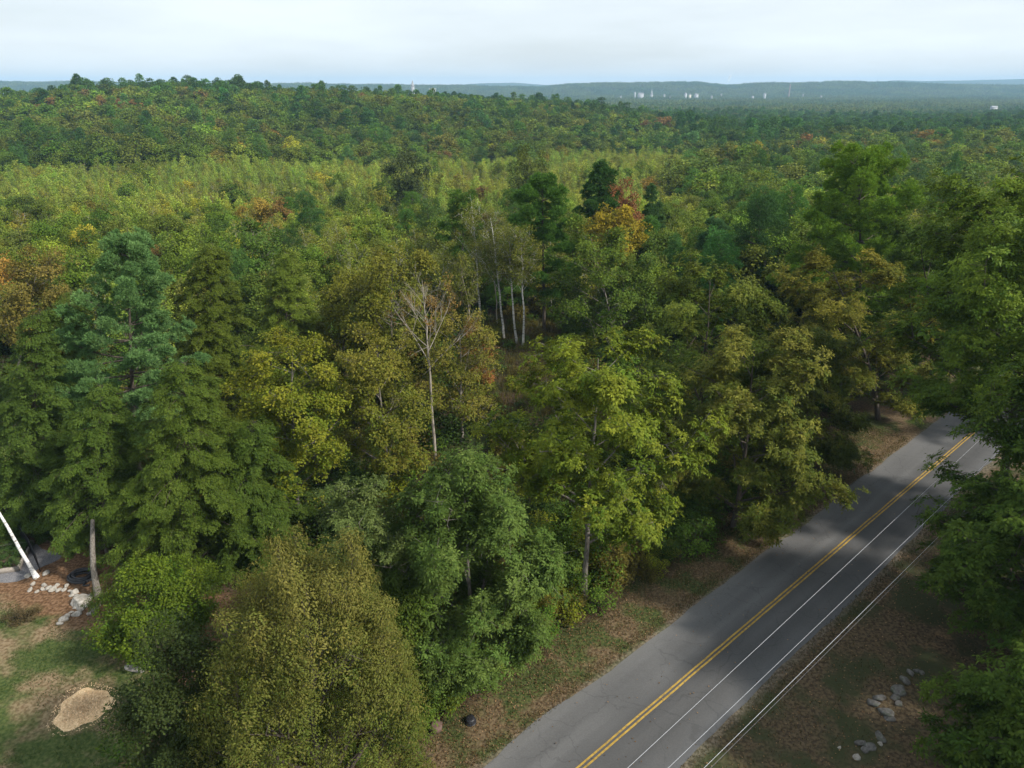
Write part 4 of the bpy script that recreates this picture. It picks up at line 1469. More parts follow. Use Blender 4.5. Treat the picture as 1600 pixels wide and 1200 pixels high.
def scatter(name, protos, rows, label, cat):
    """one object of kind stuff: copies of a few tree meshes at given points"""
    n = len(rows)
    me = bpy.data.meshes.new(name)
    me.vertices.add(n)
    me.vertices.foreach_set('co', np.array([[r[0], r[1], r[2] - .1] for r in rows], np.float32).ravel())

    def attr(nm, tp, arr):
        a = me.attributes.new(nm, tp, 'POINT')
        a.data.foreach_set('vector' if tp == 'FLOAT_VECTOR' else 'value', np.asarray(arr).ravel())
    attr('size', 'FLOAT_VECTOR', np.array([[r[3] * r[4], r[3] * r[4], r[3]] for r in rows], np.float32))
    attr('turn', 'FLOAT_VECTOR', np.array([[0, 0, r[5]] for r in rows], np.float32))
    attr('pick', 'INT', np.array([r[6] for r in rows], np.int32))
    attr('tint', 'FLOAT_VECTOR', np.array([r[7] for r in rows], np.float32))
    attr('tint2', 'FLOAT_VECTOR', np.array([r[8] for r in rows], np.float32))
    me.update()
    o = obj(name, me)
    ng = bpy.data.node_groups.new(name, 'GeometryNodeTree')
    ng.interface.new_socket('Geometry', in_out='INPUT', socket_type='NodeSocketGeometry')
    ng.interface.new_socket('Geometry', in_out='OUTPUT', socket_type='NodeSocketGeometry')
    N, L = ng.nodes.new, ng.links.new
    gi, go = N('NodeGroupInput'), N('NodeGroupOutput')
    jn = N('GeometryNodeJoinGeometry')
    for k, pm in enumerate(protos):
        po = bpy.data.objects.new(name + '_pattern', pm)
        oi = N('GeometryNodeObjectInfo')
        oi.inputs['Object'].default_value = po
        oi.inputs['As Instance'].default_value = False
        g2 = N('GeometryNodeGeometryToInstance')
        L(oi.outputs['Geometry'], g2.inputs[0])
        L(g2.outputs[0], jn.inputs[0])

    def named(nm, tp):
        a = N('GeometryNodeInputNamedAttribute')
        a.data_type = tp
        a.inputs['Name'].default_value = nm
        return a.outputs['Attribute']
    ip = N('GeometryNodeInstanceOnPoints')
    L(gi.outputs[0], ip.inputs['Points'])
    L(jn.outputs[0], ip.inputs['Instance'])
    ip.inputs['Pick Instance'].default_value = True
    L(named('pick', 'INT'), ip.inputs['Instance Index'])
    er = N('FunctionNodeEulerToRotation')
    L(named('turn', 'FLOAT_VECTOR'), er.inputs[0])
    L(er.outputs[0], ip.inputs['Rotation'])
    L(named('size', 'FLOAT_VECTOR'), ip.inputs['Scale'])
    L(ip.outputs[0], go.inputs[0])
    md = o.modifiers.new('scatter', 'NODES')
    md.node_group = ng
    return tag(o, label, cat, None, 'stuff')


PLURAL = {'maple_tree': 'maple', 'oak_tree': 'oak', 'poplar_tree': 'poplar', 'pine_tree': 'pine', 'hemlock_tree': 'hemlock', 'spruce_tree': 'spruce', 'birch_tree': 'birch'}
LODW = ('closer', 'middle', 'distant')
NREST = 0
for (kind, lod, zone), rows in REST.items():
    NREST += len(rows)
    pm = [kind_mesh(kind, max(lod, 1), v) for v in range(NVAR)]
    scatter(f'{PLURAL[kind]}_woods', pm, rows, f'{LODW[lod]} {PLURAL[kind]} canopy massed in the {ZONE[zone]}', 'woods')
print('individual trees per detail', LODC, 'massed', NREST)

# woods beyond: patches of canopy, many crowns each, out to the ridges on the skyline
def patch(seed):
    r = rg(seed)
    P = []
    for k in range(34):
        cx, cy_ = r.uniform(-26, 26, 2)
        con = r.uniform() < .35
        h = r.uniform(9, 15) * (1.15 if con else 1)
        R = r.uniform(2.2, 3.2) if con else r.uniform(3.2, 5.5)
        m = 26
        u = r.uniform(0, 1, m)
        a = r.uniform(0, 6.283, m)
        rr = R * (1 - u) ** .8 if con else R * np.sqrt(np.clip(1 - u ** 2, 0, 1))
        z = h * (.35 + .65 * u)
        C = np.stack([cx + rr * np.cos(a), cy_ + rr * np.sin(a), z], 1)
        d = np.stack([np.cos(a), np.sin(a), .7 + u], 1)
        ax = r.normal(size=(m, 3))
        q = leaf_quads(C, ax, d, r.uniform(1.6, 2.6, m), 1.7)
        P.append((q, np.full(m, r.beta(1.2, 1.6)), np.full(m, (.7 if con else 1) * r.uniform(.8, 1.2))))
    q = np.concatenate([p[0] for p in P]).reshape(-1, 3)
    cv = np.concatenate([p[1] for p in P])
    lv = np.concatenate([p[2] for p in P])
    return mesh_quads('canopy_patch', q, np.arange(len(q)).reshape(-1, 4), [M_LEAF], attrs={'cv': cv, 'lv': lv})


rows = []
for y0, y1, cell in ((1280, 2600, 36), (2600, 4700, 44)):
    for x, y, z, px in zip(*jgrid(rng, y0, y1, cell)):
        c = clumpy(x, y, 160., 1.)
        v = rng.uniform(.8, 1.2) * 1.7
        if c > .2:
            c1, c2 = (.030, .055, .022), (.058, .086, .036)
        else:
            c1, c2 = (.042, .066, .020), (.088, .098, .032)
        rows.append((x, y, z, rng.uniform(.8, 1.15), 1.0, rng.uniform(0, 6.28), int(rng.integers(0, 5)), hue(c1, v * 1.15), hue(c2, v * 1.15)))
scatter('distant_woods', [patch(400 + k) for k in range(5)], rows, 'hazy distant forest stretching to the blue ridges on the skyline', 'woods')

# ------------------------------------------------------------------ shrubs, undergrowth, grass and fallen leaves
def in_lawn(x, y):
    return x < -17.5 and y + .42 * (x + 30) < 43.5


rng = rg(505)
SH = []
for t in np.arange(4, 78, 1.15):
    for s0, sd in ((-8.2, .9), (-10.6, 1.0), (-13.5, 1.2)):
        if rng.uniform() < (.25 if s0 > -9 and t < 24 else .06):
            continue
        x, y, _ = road_pt(t + rng.uniform(-.6, .6), s0 + rng.normal() * sd * .6)
        s = road_s(x, y)
        if s > -7.2 or in_lawn(x, y):
            continue
        SH.append((x, y, rng.uniform(.55, 1.35) * (1.3 if s0 < -10 else .9)))
shrub_spots = []
for x, y, k in SH:
    px, py = PX(x, y, 1.)
    if -50 < px < 1650 and py < 1260:
        shrub_spots.append((x, y, k, px, py))
for x, y, k, px, py in shrub_spots:
    colour = pick_colour(rng, 'shrub')
    c1, c2 = PAL['shrub'][colour]
    v = rng.uniform(.8, 1.2) * 1.5
    near = sorted(MARKS, key=lambda m: abs(m[0] - px) + .6 * abs(m[1] + 200 - py))[0]
    size = 'tall' if k > 1.25 else 'low' if k < .75 else 'mid-high'
    lab = f'{size} {colour} shrub of the roadside thicket {"below" if abs(near[0] - px) < 60 else "some way from"} {near[2]}'
    g = label_group.setdefault(lab, 'shrubs along the road verge')
    me = kind_mesh('shrub', 0, int(rng.integers(0, NVAR)))
    t = thing('shrub', (x, y, -.05), lab, 'shrub', g, rng.uniform(0, 6.28))
    obj('stems', me[0], t)
    c = obj('foliage', me[1], t)
    t.scale = (k * 1.1, k * 1.1, k)
    c['tint'] = hue(c1, v)
    c['tint2'] = hue(c2, v)

# undergrowth between the trunks, too dense to count
rows = []
for x, y, z, px in zip(*jgrid(rng, 24, 150, 2.2, -150, 1750)):
    s = road_s(x, y)
    if -11.5 < s < 9 or in_lawn(x - 1.5, y - 2) or (s > 0 and s < 17 and y < 60):
        continue
    if rng.uniform() < .25:
        continue
    clear = 745 < px < 870 and 68 < y < 100
    k = rng.uniform(.35, .7) if clear else rng.uniform(.5, 1.3)
    colour = choose(('green', 'yellow-green', 'brown-green', 'dark green'), (.2, .3, .5, .1) if clear else (.3, .08, .2, .42))
    c1, c2 = PAL['shrub'][colour]
    v = rng.uniform(.7, 1.1) * 1.4
    rows.append((x, y, z, k, 1.15, rng.uniform(0, 6.28), int(rng.integers(0, NVAR)), hue(c1, v), hue(c2, v)))
scatter('undergrowth', [tree_meshes('undergrowth', *grow_kind('shrub', 1, 620 + v), M_BARKD, M_LEAF, together=True) for v in range(NVAR)], rows,
        'dense dark undergrowth and saplings filling the ground between the trunks', 'undergrowth')


def blades(name, P, hmin, hmax, wd, cols, label, seed, lean=.45, cat='grass'):
    """thin upright blades at ground points P; cols = (tint, tint2)"""
    r = rg(seed)
    n = len(P)
    a = r.uniform(0, 6.283, n)
    h = r.uniform(hmin, hmax, n)
    up = np.stack([np.cos(a) * lean * r.uniform(.2, 1, n), np.sin(a) * lean * r.uniform(.2, 1, n), np.ones(n)], 1)
    nor = r.normal(size=(n, 3)) * np.array([1, 1, .2])
    q = leaf_quads(P, up, nor, h, wd, .05)
    V = q.reshape(-1, 3)
    me = mesh_quads(name, V, np.arange(len(V)).reshape(-1, 4), [M_LEAF], attrs={'cv': r.beta(1.2, 1.3, n), 'lv': np.clip(1 + r.normal(size=n) * .22, .5, 1.6)})
    o = tag(obj(name, me), label, cat, None, 'stuff')
    o['tint'], o['tint2'] = [list(map(float, c)) for c in cols]
    return o


def strip(n, t0, t1, s0, s1, seed, dens=None):
    r = rg(seed)
    t = r.uniform(t0, t1, n)
    s = r.uniform(s0, s1, n)
    p = R0[None] + DIR * t[:, None] + NRM * s[:, None]
    c = clumpy(p[:, 0], p[:, 1], 1.6, 1.)
    k = r.uniform(size=n) < (np.clip(.35 + .5 * c, .05, 1) if dens is None else dens)
    p = p[k]
    return np.c_[p, np.full(len(p), .0)]


# road coordinates t: the picture shows about 8 to 100 m of the road
blades('verge_grass', np.concatenate([strip(34000, 2, 90, -7.6, -3.75, 1), strip(9000, 2, 90, -4.3, -3.5, 5, .6)]), .08, .26, .035, ((.062, .078, .022), (.165, .125, .055)), 'tufts of dry and green grass along the verge between road and woods', 11)
blades('bank_grass', np.concatenate([strip(30000, 2, 80, 3.45, 14, 2), strip(7000, 2, 80, 3.3, 4.2, 6, .6)]), .08, .24, .035, ((.042, .050, .018), (.110, .085, .042)), 'sparse dull grass on the shaded bank on the outer side of the road', 12)
r_ = rg(9)
P = np.c_[r_.uniform(-46, -17.5, 90000), r_.uniform(16, 44, 90000), np.zeros(90000)]
c = clumpy(P[:, 0], P[:, 1], 1.9, 3.) + clumpy(P[:, 0], P[:, 1], .7, 1.) * .5
lim = P[:, 1] + .42 * (P[:, 0] + 30)
xm, ym = G(131, 1106)
P = P[(c > -.1) & (np.hypot(P[:, 0] - xm, P[:, 1] - ym) > 1.75) & (lim < 36.6 + c * .7) & (P[:, 0] < -19.6)]
blades('lawn_grass', P, .05, .11, .035, ((.036, .066, .014), (.085, .105, .030)), 'short mown lawn grass with worn brown patches', 13, .8)
# tall weeds in the clearing
r_ = rg(15)
P = []
for x, y, z, px in zip(*jgrid(rng, 66, 102, .42)):
    if 735 < px < 880 and road_s(x, y) < -12:
        P.append((x, y, z))
blades('tall_grass', np.repeat(np.array(P), 3, 0) + r_.normal(size=(len(P) * 3, 3)) * [.2, .2, 0], .5, 1.15, .06, ((.066, .074, .022), (.140, .105, .036)), 'tall brownish meadow grass in the small clearing before the birches', 14, .35)


def litter(name, P, size, cols, label, seed):
    r = rg(seed)
    n = len(P)
    ax = np.c_[r.normal(size=(n, 2)), r.normal(size=n) * .15]
    nor = np.c_[r.normal(size=(n, 2)) * .35, np.ones(n)]
    q = leaf_quads(P + np.c_[np.zeros((n, 2)), r.uniform(.015, .05, n)], ax, nor, r.uniform(.6, 1.2, n) * size, size * .7, .15)
    V = q.reshape(-1, 3)
    me = mesh_quads(name, V, np.arange(len(V)).reshape(-1, 4), [M_LEAF], attrs={'cv': r.uniform(0, 1, n), 'lv': np.clip(1 + r.normal(size=n) * .3, .4, 1.8)})
    o = tag(obj(name, me), label, 'leaves', None, 'stuff')
    o['tint'], o['tint2'] = [list(map(float, c)) for c in cols]


litter('fallen_leaves', np.concatenate([strip(30000, 2, 90, -9.5, -3.6, 21, .7), strip(9000, 2, 80, 3.5, 12, 22, .6), strip(700, 2, 80, -3.6, 3.4, 23, .5) + np.array([0, 0, .075])]),
       .11, ((.090, .052, .024), (.26, .165, .085)), 'brown and tan fallen leaves scattered over the verges and bank', 31)

# ------------------------------------------------------------------ small things
M_STONE = noise_mat('stone_pale', (.24, .215, .18), (.44, .41, .365), 4, c3=(.16, .15, .12), scale3=3, bump=.5)
M_STONED = noise_mat('stone_dark', (.075, .070, .062), (.17, .16, .15), 4, c3=(.07, .08, .05), scale3=3, bump=.5)
M_WOOD = noise_mat('weathered_wood', (.20, .175, .15), (.34, .30, .26), 5, stretch=(1, 6, 6), bump=.2)
M_BLACK = noise_mat('black_plastic', (.012, .012, .014), (.022, .022, .026), 8, rough=.45, spec=.5)
M_CHIP = noise_mat('wood_chips', (.56, .37, .19), (.82, .60, .36), 9, bump=.8)
M_BLUE = noise_mat('blue_plastic', (.020, .022, .19), (.03, .035, .26), 6, rough=.45, spec=.4)
M_WHITE = noise_mat('white_paint', (.27, .28, .29), (.36, .37, .38), 5, rough=.6)
M_ROOFG = noise_mat('roof_grey', (.16, .16, .17), (.24, .24, .25), 5)
M_BRICK = noise_mat('brick', (.26, .19, .16), (.36, .28, .24), 3)
M_WIRE = noise_mat('aluminium_wire', (.45, .46, .48), (.56, .57, .60), 3, rough=.45, spec=.5)
M_CABLE = noise_mat('cable_sheath', (.10, .10, .11), (.18, .18, .19), 3, rough=.6)
M_SOIL = noise_mat('soil', (.035, .024, .016), (.075, .052, .034), 9, bump=.6)
M_MESHF = noise_mat('black_netting', (.010, .010, .011), (.018, .018, .02), 8, rough=.7)


def stone_mesh(seed, sx, sy, sz, m):
    """an angular fieldstone: a rounded block, cut by a few random planes"""
    r = rg(seed)
    n = 14
    th = np.linspace(0, np.pi, n)
    ph = np.arange(n * 2) * np.pi / n
    TT, PP = np.meshgrid(th, ph, indexing='ij')
    d = np.stack([np.sin(TT) * np.cos(PP), np.sin(TT) * np.sin(PP), np.cos(TT)], -1)
    d = np.sign(d) * np.abs(d) ** .8
    for k in range(7):
        nn = nrm(r.normal(size=3))
        h = r.uniform(.55, .85)
        e = d @ nn
        d = d - np.maximum(e - h, 0)[..., None] * nn
    d = d + (np.sin(d @ r.normal(size=3) * 5)[..., None]) * .03
    V = (d * np.array([sx, sy, sz])).reshape(-1, 3)
    I = np.arange(len(V)).reshape(n, n * 2)
    Q = np.stack([I[:-1], I[1:], np.roll(I[1:], -1, 1), np.roll(I[:-1], -1, 1)], -1).reshape(-1, 4)
    return mesh_quads('stone', V, Q, [m])


rng = rg(808)
# stones laid along the edge of the lawn
PS = [(48, 922), (58, 925), (66, 921), (75, 920), (83, 922), (92, 923), (101, 922), (110, 924), (118, 926), (52, 913), (70, 915), (90, 915), (104, 916), (112, 931),
      (122, 934), (128, 942), (140, 933), (118, 950), (112, 957), (106, 963), (100, 969), (94, 975), (128, 952), (120, 960), (136, 946), (72, 897), (44, 901), (56, 904), (150, 950), (144, 958)]
for k, (px, py) in enumerate(PS):
    big = k == 15
    sz = rng.uniform(.16, .34) * (2.6 if big else 1)
    x, y = G(px, py)
    o = obj('stone', stone_mesh(900 + k, sz, sz * rng.uniform(.6, .9), sz * rng.uniform(.45, .65), M_STONE), None, (x, y, sz * .22))
    o.rotation_euler = (rng.uniform(-.2, .2), rng.uniform(-.2, .2), rng.uniform(0, 6.3))
    if big:
        tag(o, 'largest pale boulder at the bend of the stone edging', 'stone', 'stones of the lawn edging')
    elif k in (25, 26, 27):
        tag(o, 'loose pale stone lying near the foot of the leaning birch', 'stone', 'loose stones near the leaning birch')
    elif px < 114:
        tag(o, 'pale fieldstone in the upper row of the lawn edging', 'stone', 'stones of the lawn edging')
    else:
        tag(o, 'pale fieldstone near the largest boulder of the lawn edging', 'stone', 'stones of the lawn edging')
x, y = G(212, 1046)
o = tag(obj('stone', stone_mesh(940, .85, .28, .12, M_STONE), None, (x, y, .03)), 'long pale flat rock showing through the lawn before the bright bush', 'stone')
o.rotation_euler = (0, 0, -.35)
# tumbled stones on the shaded bank
PS = [(1423, 1052, .3), (1414, 1064, .34), (1404, 1080, .45), (1398, 1090, .3), (1374, 1092, .36), (1366, 1100, .4), (1384, 1114, .5), (1390, 1124, .3), (1376, 1152, .38), (1375, 1162, .16), (1345, 1162, .36), (1339, 1184, .24),
      (1432, 1048, .2), (1440, 1052, .18), (1360, 1168, .3), (1352, 1172, .28), (1312, 1168, .12), (1403, 1100, .26)]
for k, (px, py, sz) in enumerate(PS):
    x, y = G(px, py)
    pale = k in (9, 11, 16)
    o = obj('stone', stone_mesh(960 + k, sz, sz * rng.uniform(.6, .9), sz * rng.uniform(.5, .7), M_STONE if pale else M_STONED), None, (x, y, sz * .12))
    o.rotation_euler = (rng.uniform(-.2, .2), rng.uniform(-.2, .2), rng.uniform(0, 6.3))
    tag(o, {9: 'small pale stone among the tumbled grey stones on the bank', 11: 'whitish stone at the lower end of the tumbled stones', 16: 'tiny pale stone lying apart on the shaded bank',
            6: 'largest grey stone among the tumbled stones on the bank'}.get(k, 'mossy grey stone in the tumbled row on the shaded bank'), 'stone', 'tumbled stones on the bank')
# red-brown boulder and black lump by the road
x, y = G(683, 1140)
tag(obj('stone', stone_mesh(990, .42, .34, .32, noise_mat('stone_red', (.085, .055, .042), (.16, .105, .085), 4, bump=.5)), None, (x, y, .16)), 'red-brown boulder at the thicket edge beside the leafy verge', 'stone')
x, y = G(735, 1128)
t = thing('bucket', (x, y, 0), 'small black upturned bucket lying on the leafy verge by itself', 'bucket', rz=.6)
n = 20
a = np.linspace(0, 2 * np.pi, n, endpoint=False)


def lathe(pr, n=24):
    a = np.linspace(0, 2 * np.pi, n, endpoint=False)
    V = np.array([[r * math.cos(b), r * math.sin(b), z] for r, z in pr for b in a])
    I = np.arange(len(V)).reshape(len(pr), n)
    Q = np.stack([I[:-1], np.roll(I[:-1], -1, 1), np.roll(I[1:], -1, 1), I[1:]], -1).reshape(-1, 4)
    return V, Q


V, Q = lathe([(.30, .0), (.31, .02), (.30, .05), (.26, .26), (.24, .29), (.10, .30), (.001, .30)])
obj('body', mesh_quads('body', V, Q, [M_BLACK], smooth=True), t)
V, Q = lathe([(.30, .012), (.335, .015), (.335, .05), (.30, .055)])
obj('rim', mesh_quads('rim', V, Q, [M_BLACK], smooth=True), t)

# blue bin with a white lid corner by the far end of the road
x, y = G(1454, 630)
t = thing('storage_bin', (x, y, .0), 'small dark blue bin with a white patch standing beside the road where it vanishes', 'bin', rz=.5)
V, Q = lathe([(.26, 0), (.34, .05), (.40, .5), (.42, .52), (.40, .54)], 4)
obj('body', mesh_quads('body', V, Q, [M_BLUE]), t)
obj('lid', mesh_quads('lid', *boxVQ(-.12, .24, -.22, .22, .545, .58), [M_WHITE]), t)

# leaning white birch at the picture's edge
x, y = G(57, 902)
tp = np.array([X_of(-3, y + .4, 5.2) - x, .4, 5.2])
zz = np.linspace(0, 1, 10)
P = np.stack([tp[0] * zz * 1.0, .4 * zz, 5.2 * zz], 1)
P = np.concatenate([P, P[-1:] + np.array([[tp[0] * .25 * k, .1 * k, 1.3 * k] for k in (1, 2, 3, 4)])])
P[2:, :2] += np.cumsum(rng.normal(size=(len(P) - 2, 2)) * .025, 0)
R_ = np.interp(np.arange(len(P)), [0, 1, 2, len(P) - 1], [.22, .145, .125, .06])
t = thing('birch_tree', (x, y, -.03), 'white birch trunk leaning out of the picture beside the raised garden bed', 'tree')
obj('trunk', mesh_quads('trunk', *tubes(P[None], R_[None], 12), [noise_mat('bark_birch_bright', (.66, .65, .63), (.80, .79, .77), 3, c3=(.22, .20, .18), scale3=3.0, stretch=(1, 1, 3), bump=.15)], smooth=True), t)
C = P[-1] + rng.normal(size=(90, 3)) * [1.2, 1.2, 1.4]
v = place_tufts(rng, T_BROAD(.5, .12, .09, 40), C, C - P[-3] + [0, 0, .5], np.full(90, .5))
c = obj('crown', mesh_quads('crown', v[0], v[1], [M_LEAF], attrs={'cv': v[2], 'lv': v[3]}), t)
c['tint'], c['tint2'] = [.07, .10, .03], [.13, .14, .04]

# raised garden bed of weathered boards with plants
xa, ya = G(31, 893)
t = thing('raised_bed', (xa, ya, 0), 'raised garden bed of weathered boards with green plants behind the leaning birch', 'garden bed', rz=.28)
bw, bl = 3.2, 3.4


def board(x0, x1, y0, y1):
    return mesh_quads('board', *boxVQ(x0, x1, y0, y1, 0, .42), [M_WOOD])


obj('board', board(-bw, .0, 0, .12), t)
obj('board', board(-bw, .0, bl - .12, bl), t)
obj('board', board(-.12, 0, .123, bl - .123), t)
obj('board', board(-bw, -bw + .12, .123, bl - .123), t)
obj('soil', mesh_quads('soil', *boxVQ(-bw + .123, -.123, .123, bl - .123, .02, .33), [M_SOIL]), t)
r_ = rg(5)
for k in range(9):
    k1 = grow_kind('shrub', 0, 700 + k % 3)
    bx, by = -.45 - (k % 3) * .95, .5 + (k // 3) * 1.1
    p = Matrix.Rotation(.28, 3, 'Z') @ Vector((bx, by, 0))
    tt = thing('garden_plant', (xa + p.x, ya + p.y, .33), 'leafy green garden plant growing in the raised bed of weathered boards', 'plant', 'garden plants in the raised bed', r_.uniform(0, 6))
    m0, m1 = tree_meshes('garden_plant', *k1, M_BARKD, M_LEAF)
    obj('stems', m0, tt)
    c = obj('foliage', m1, tt)
    c['tint'], c['tint2'] = [.050, .105, .024], [.105, .160, .042]
    tt.scale = (.36, .36, .30)

# black netting fence round the garden: posts, netting, rails
fp = [G(20, 902), G(63, 893), G(52, 868), G(30, 838), (G(0, 805)), G(-60, 770)]
x0, y0 = fp[1]
t = thing('netting_fence', (x0, y0, 0), 'black netting garden fence with thin posts behind the leaning birch trunk', 'fence')
hf = 1.5
parts = []
for (ax_, ay_), (bx, by) in zip(fp[1:-1], fp[2:]):
    L_ = math.hypot(bx - ax_, by - ay_)
    nv = max(3, int(L_ / .07))
    for q in np.linspace(0, 1, nv):
        parts.append(tubes(np.array([[[ax_ + (bx - ax_) * q - x0, ay_ + (by - ay_) * q - y0, .02], [ax_ + (bx - ax_) * q - x0, ay_ + (by - ay_) * q - y0, hf - .05]]]), np.full((1, 2), .008), 3))
    for zq in np.arange(.05, hf, .09):
        parts.append(tubes(np.array([[[ax_ - x0, ay_ - y0, zq], [bx - x0, by - y0, zq]]]), np.full((1, 2), .008), 3))
obj('netting', mesh_quads('netting', *joinVQ(parts), [M_MESHF]), t)
for (ax_, ay_) in fp[1:]:
    obj('post', mesh_quads('post', *tubes(np.array([[[ax_ - x0, ay_ - y0, 0], [ax_ - x0, ay_ - y0, hf]]]), np.full((1, 2), .035), 8), [M_BLACK]), t)
for (ax_, ay_), (bx, by) in zip(fp[1:-1], fp[2:]):
    obj('rail', mesh_quads('rail', *tubes(np.array([[[ax_ - x0, ay_ - y0, hf], [bx - x0, by - y0, hf]]]), np.full((1, 2), .022), 6), [M_BLACK]), t)
# gravel round the garden bed
xg, yg = G(18, 893)
V, Q = lathe([(2.6, .0), (2.5, .02), (1.6, .035), (.001, .04)], 40)
V[:, :2] *= (1 + .12 * np.sin(np.arctan2(V[:, 1], V[:, 0]) * 5))[:, None]
tag(obj('gravel', mesh_quads('gravel', V * [1.35, .9, 1], Q, [noise_mat('gravel_grey', (.10, .10, .11), (.21, .20, .20), 12, bump=.6)]), None, (xg - 1.2, yg + 1.0, .006)), 'dark grey gravel spread round the raised garden bed', 'gravel', None, 'stuff')

# coil of black drain pipe
x, y = G(129, 902)
t = []
for k in range(9):
    rr = .95 - .055 * k + .03 * math.sin(k * 2)
    for j in range(26):
        a_ = (k + j / 26) * 2 * math.pi
        t.append((rr * math.cos(a_) * 1.0, rr * math.sin(a_) * .8, .09 + .07 * (k % 4) + .03 * math.sin(a_ * 2 + k)))
t = t + [(.5 + .1 * k, -.95 - .05 * k * (k - 4) * -.2, .07) for k in range(1, 6)]
tag(obj('drain_pipe', mesh_quads('drain_pipe', *tubes(np.array(t)[None], np.full((1, len(t)), .062), 7), [M_BLACK], smooth=True), None, (x, y, .0)),
    'coil of black corrugated drain pipe lying beside the leaning grey trunk', 'pipe')
# grey trunk leaning at the hemlocks' edge
x, y = G(155, 935)
t = thing('grey_snag', (x, y, -.05), 'smooth leaning grey trunk next to the coiled black drain pipe', 'tree')
P = np.array([[0, 0, 0], [-.02, .06, .7], [-.08, .2, 1.4], [-.15, .5, 2.4], [-.2, 1.0, 3.6], [-.2, 1.7, 5.2]])
obj('trunk', mesh_quads('trunk', *tubes(P[None], np.array([[.28, .23, .20, .18, .16, .12]]), 12), [M_BARK], smooth=True), t)

# mound of fresh wood chips on the lawn
x, y = G(131, 1106)
pr = [(1.42, .0), (1.25, .03), (.9, .06), (.45, .08), (.001, .09)]
V, Q = lathe(pr, 48)
an = np.arctan2(V[:, 1], V[:, 0])
V[:, :2] *= (1 + .10 * np.sin(an * 3 + 1) + .06 * np.sin(an * 7))[:, None]
r_ = rg(66)
n = 5200
rr = np.abs(r_.normal(size=n)) * .75
aa = r_.uniform(0, 6.283, n)
rr = np.minimum(rr, 1.75 * (1 + .10 * np.sin(aa * 3 + 1)))
zc = np.interp(rr, [0, .45, .9, 1.25, 1.42, 3], [.09, .08, .06, .03, .008, .008]) + .015
q = leaf_quads(np.c_[rr * np.cos(aa), rr * np.sin(aa), zc], np.c_[r_.normal(size=(n, 2)), r_.normal(size=n) * .3], np.c_[r_.normal(size=(n, 2)) * .5, np.ones(n)], r_.uniform(.05, .13, n), .04, .1)
VV = q.reshape(-1, 3)
M_CHIPS2 = leaf_material('chip', .1, .05)
me = mesh_quads('wood_chip_mound', np.concatenate([V, VV]), np.concatenate([Q, np.arange(len(VV)).reshape(-1, 4) + len(V)]), [M_CHIP, M_CHIPS2],
                np.r_[np.zeros(len(Q)), np.ones(n)], {'cv': np.r_[np.zeros(len(Q)), r_.uniform(0, 1, n)], 'lv': np.r_[np.ones(len(Q)), np.clip(1 + r_.normal(size=n) * .2, .5, 1.5)]})
o = tag(obj('wood_chip_mound', me, None, (x, y, .004)), 'low mound of fresh tan wood chips spread on the lawn', 'wood chips')
o['tint'], o['tint2'] = [.54, .36, .19], [.86, .63, .39]
# a dry brown weed clump on the lawn
x, y = G(35, 968)
k1 = grow_kind('shrub', 0, 710)
t = thing('weed_clump', (x, y, 0), 'dry brown weed clump on the lawn below the stone edging', 'weeds')
m0, m1 = tree_meshes('weed_clump', *k1, M_BARKD, M_LEAF)
obj('stems', m0, t)
c = obj('foliage', m1, t)
c['tint'], c['tint2'] = [.075, .060, .026], [.125, .088, .042]
t.scale = (.75, .6, .32)

# utility wires along the outer side of the road
def wire(pa, pb, zh, r, label, mat, sag=.25, dz=0.):
    a = np.array([*G(*pa, zh), zh])
    b = np.array([*G(*pb, zh), zh])
    d = (b - a) / np.linalg.norm(b - a)
    t = np.linspace(-16, np.linalg.norm(b - a) + 48, 40)
    P = a + d * t[:, None]
    P[:, 2] += sag * ((t - t.mean()) / 40) ** 2 + dz
    o = tag(obj('utility_wire', mesh_quads('utility_wire', *tubes(P[None], np.full((1, len(P)), r), 6), [mat], smooth=True)), label, 'wire', 'utility wires')
    return o


wire((985, 1200), (1446, 767), 10.0, .0055, 'thin bright utility wire nearest the yellow road lines', M_WIRE)
wire((1048, 1199), (1385, 874), 10.0, .005, 'thin bright utility wire over the outer road edge, second from the yellow lines', M_WIRE)
wire((1105, 1198), (1454, 851), 7.6, .007, 'pale cable of the doubled line above the bank', M_WIRE)
wire((1113, 1200), (1458, 854), 7.5, .007, 'dark cable of the doubled line above the bank', M_CABLE)


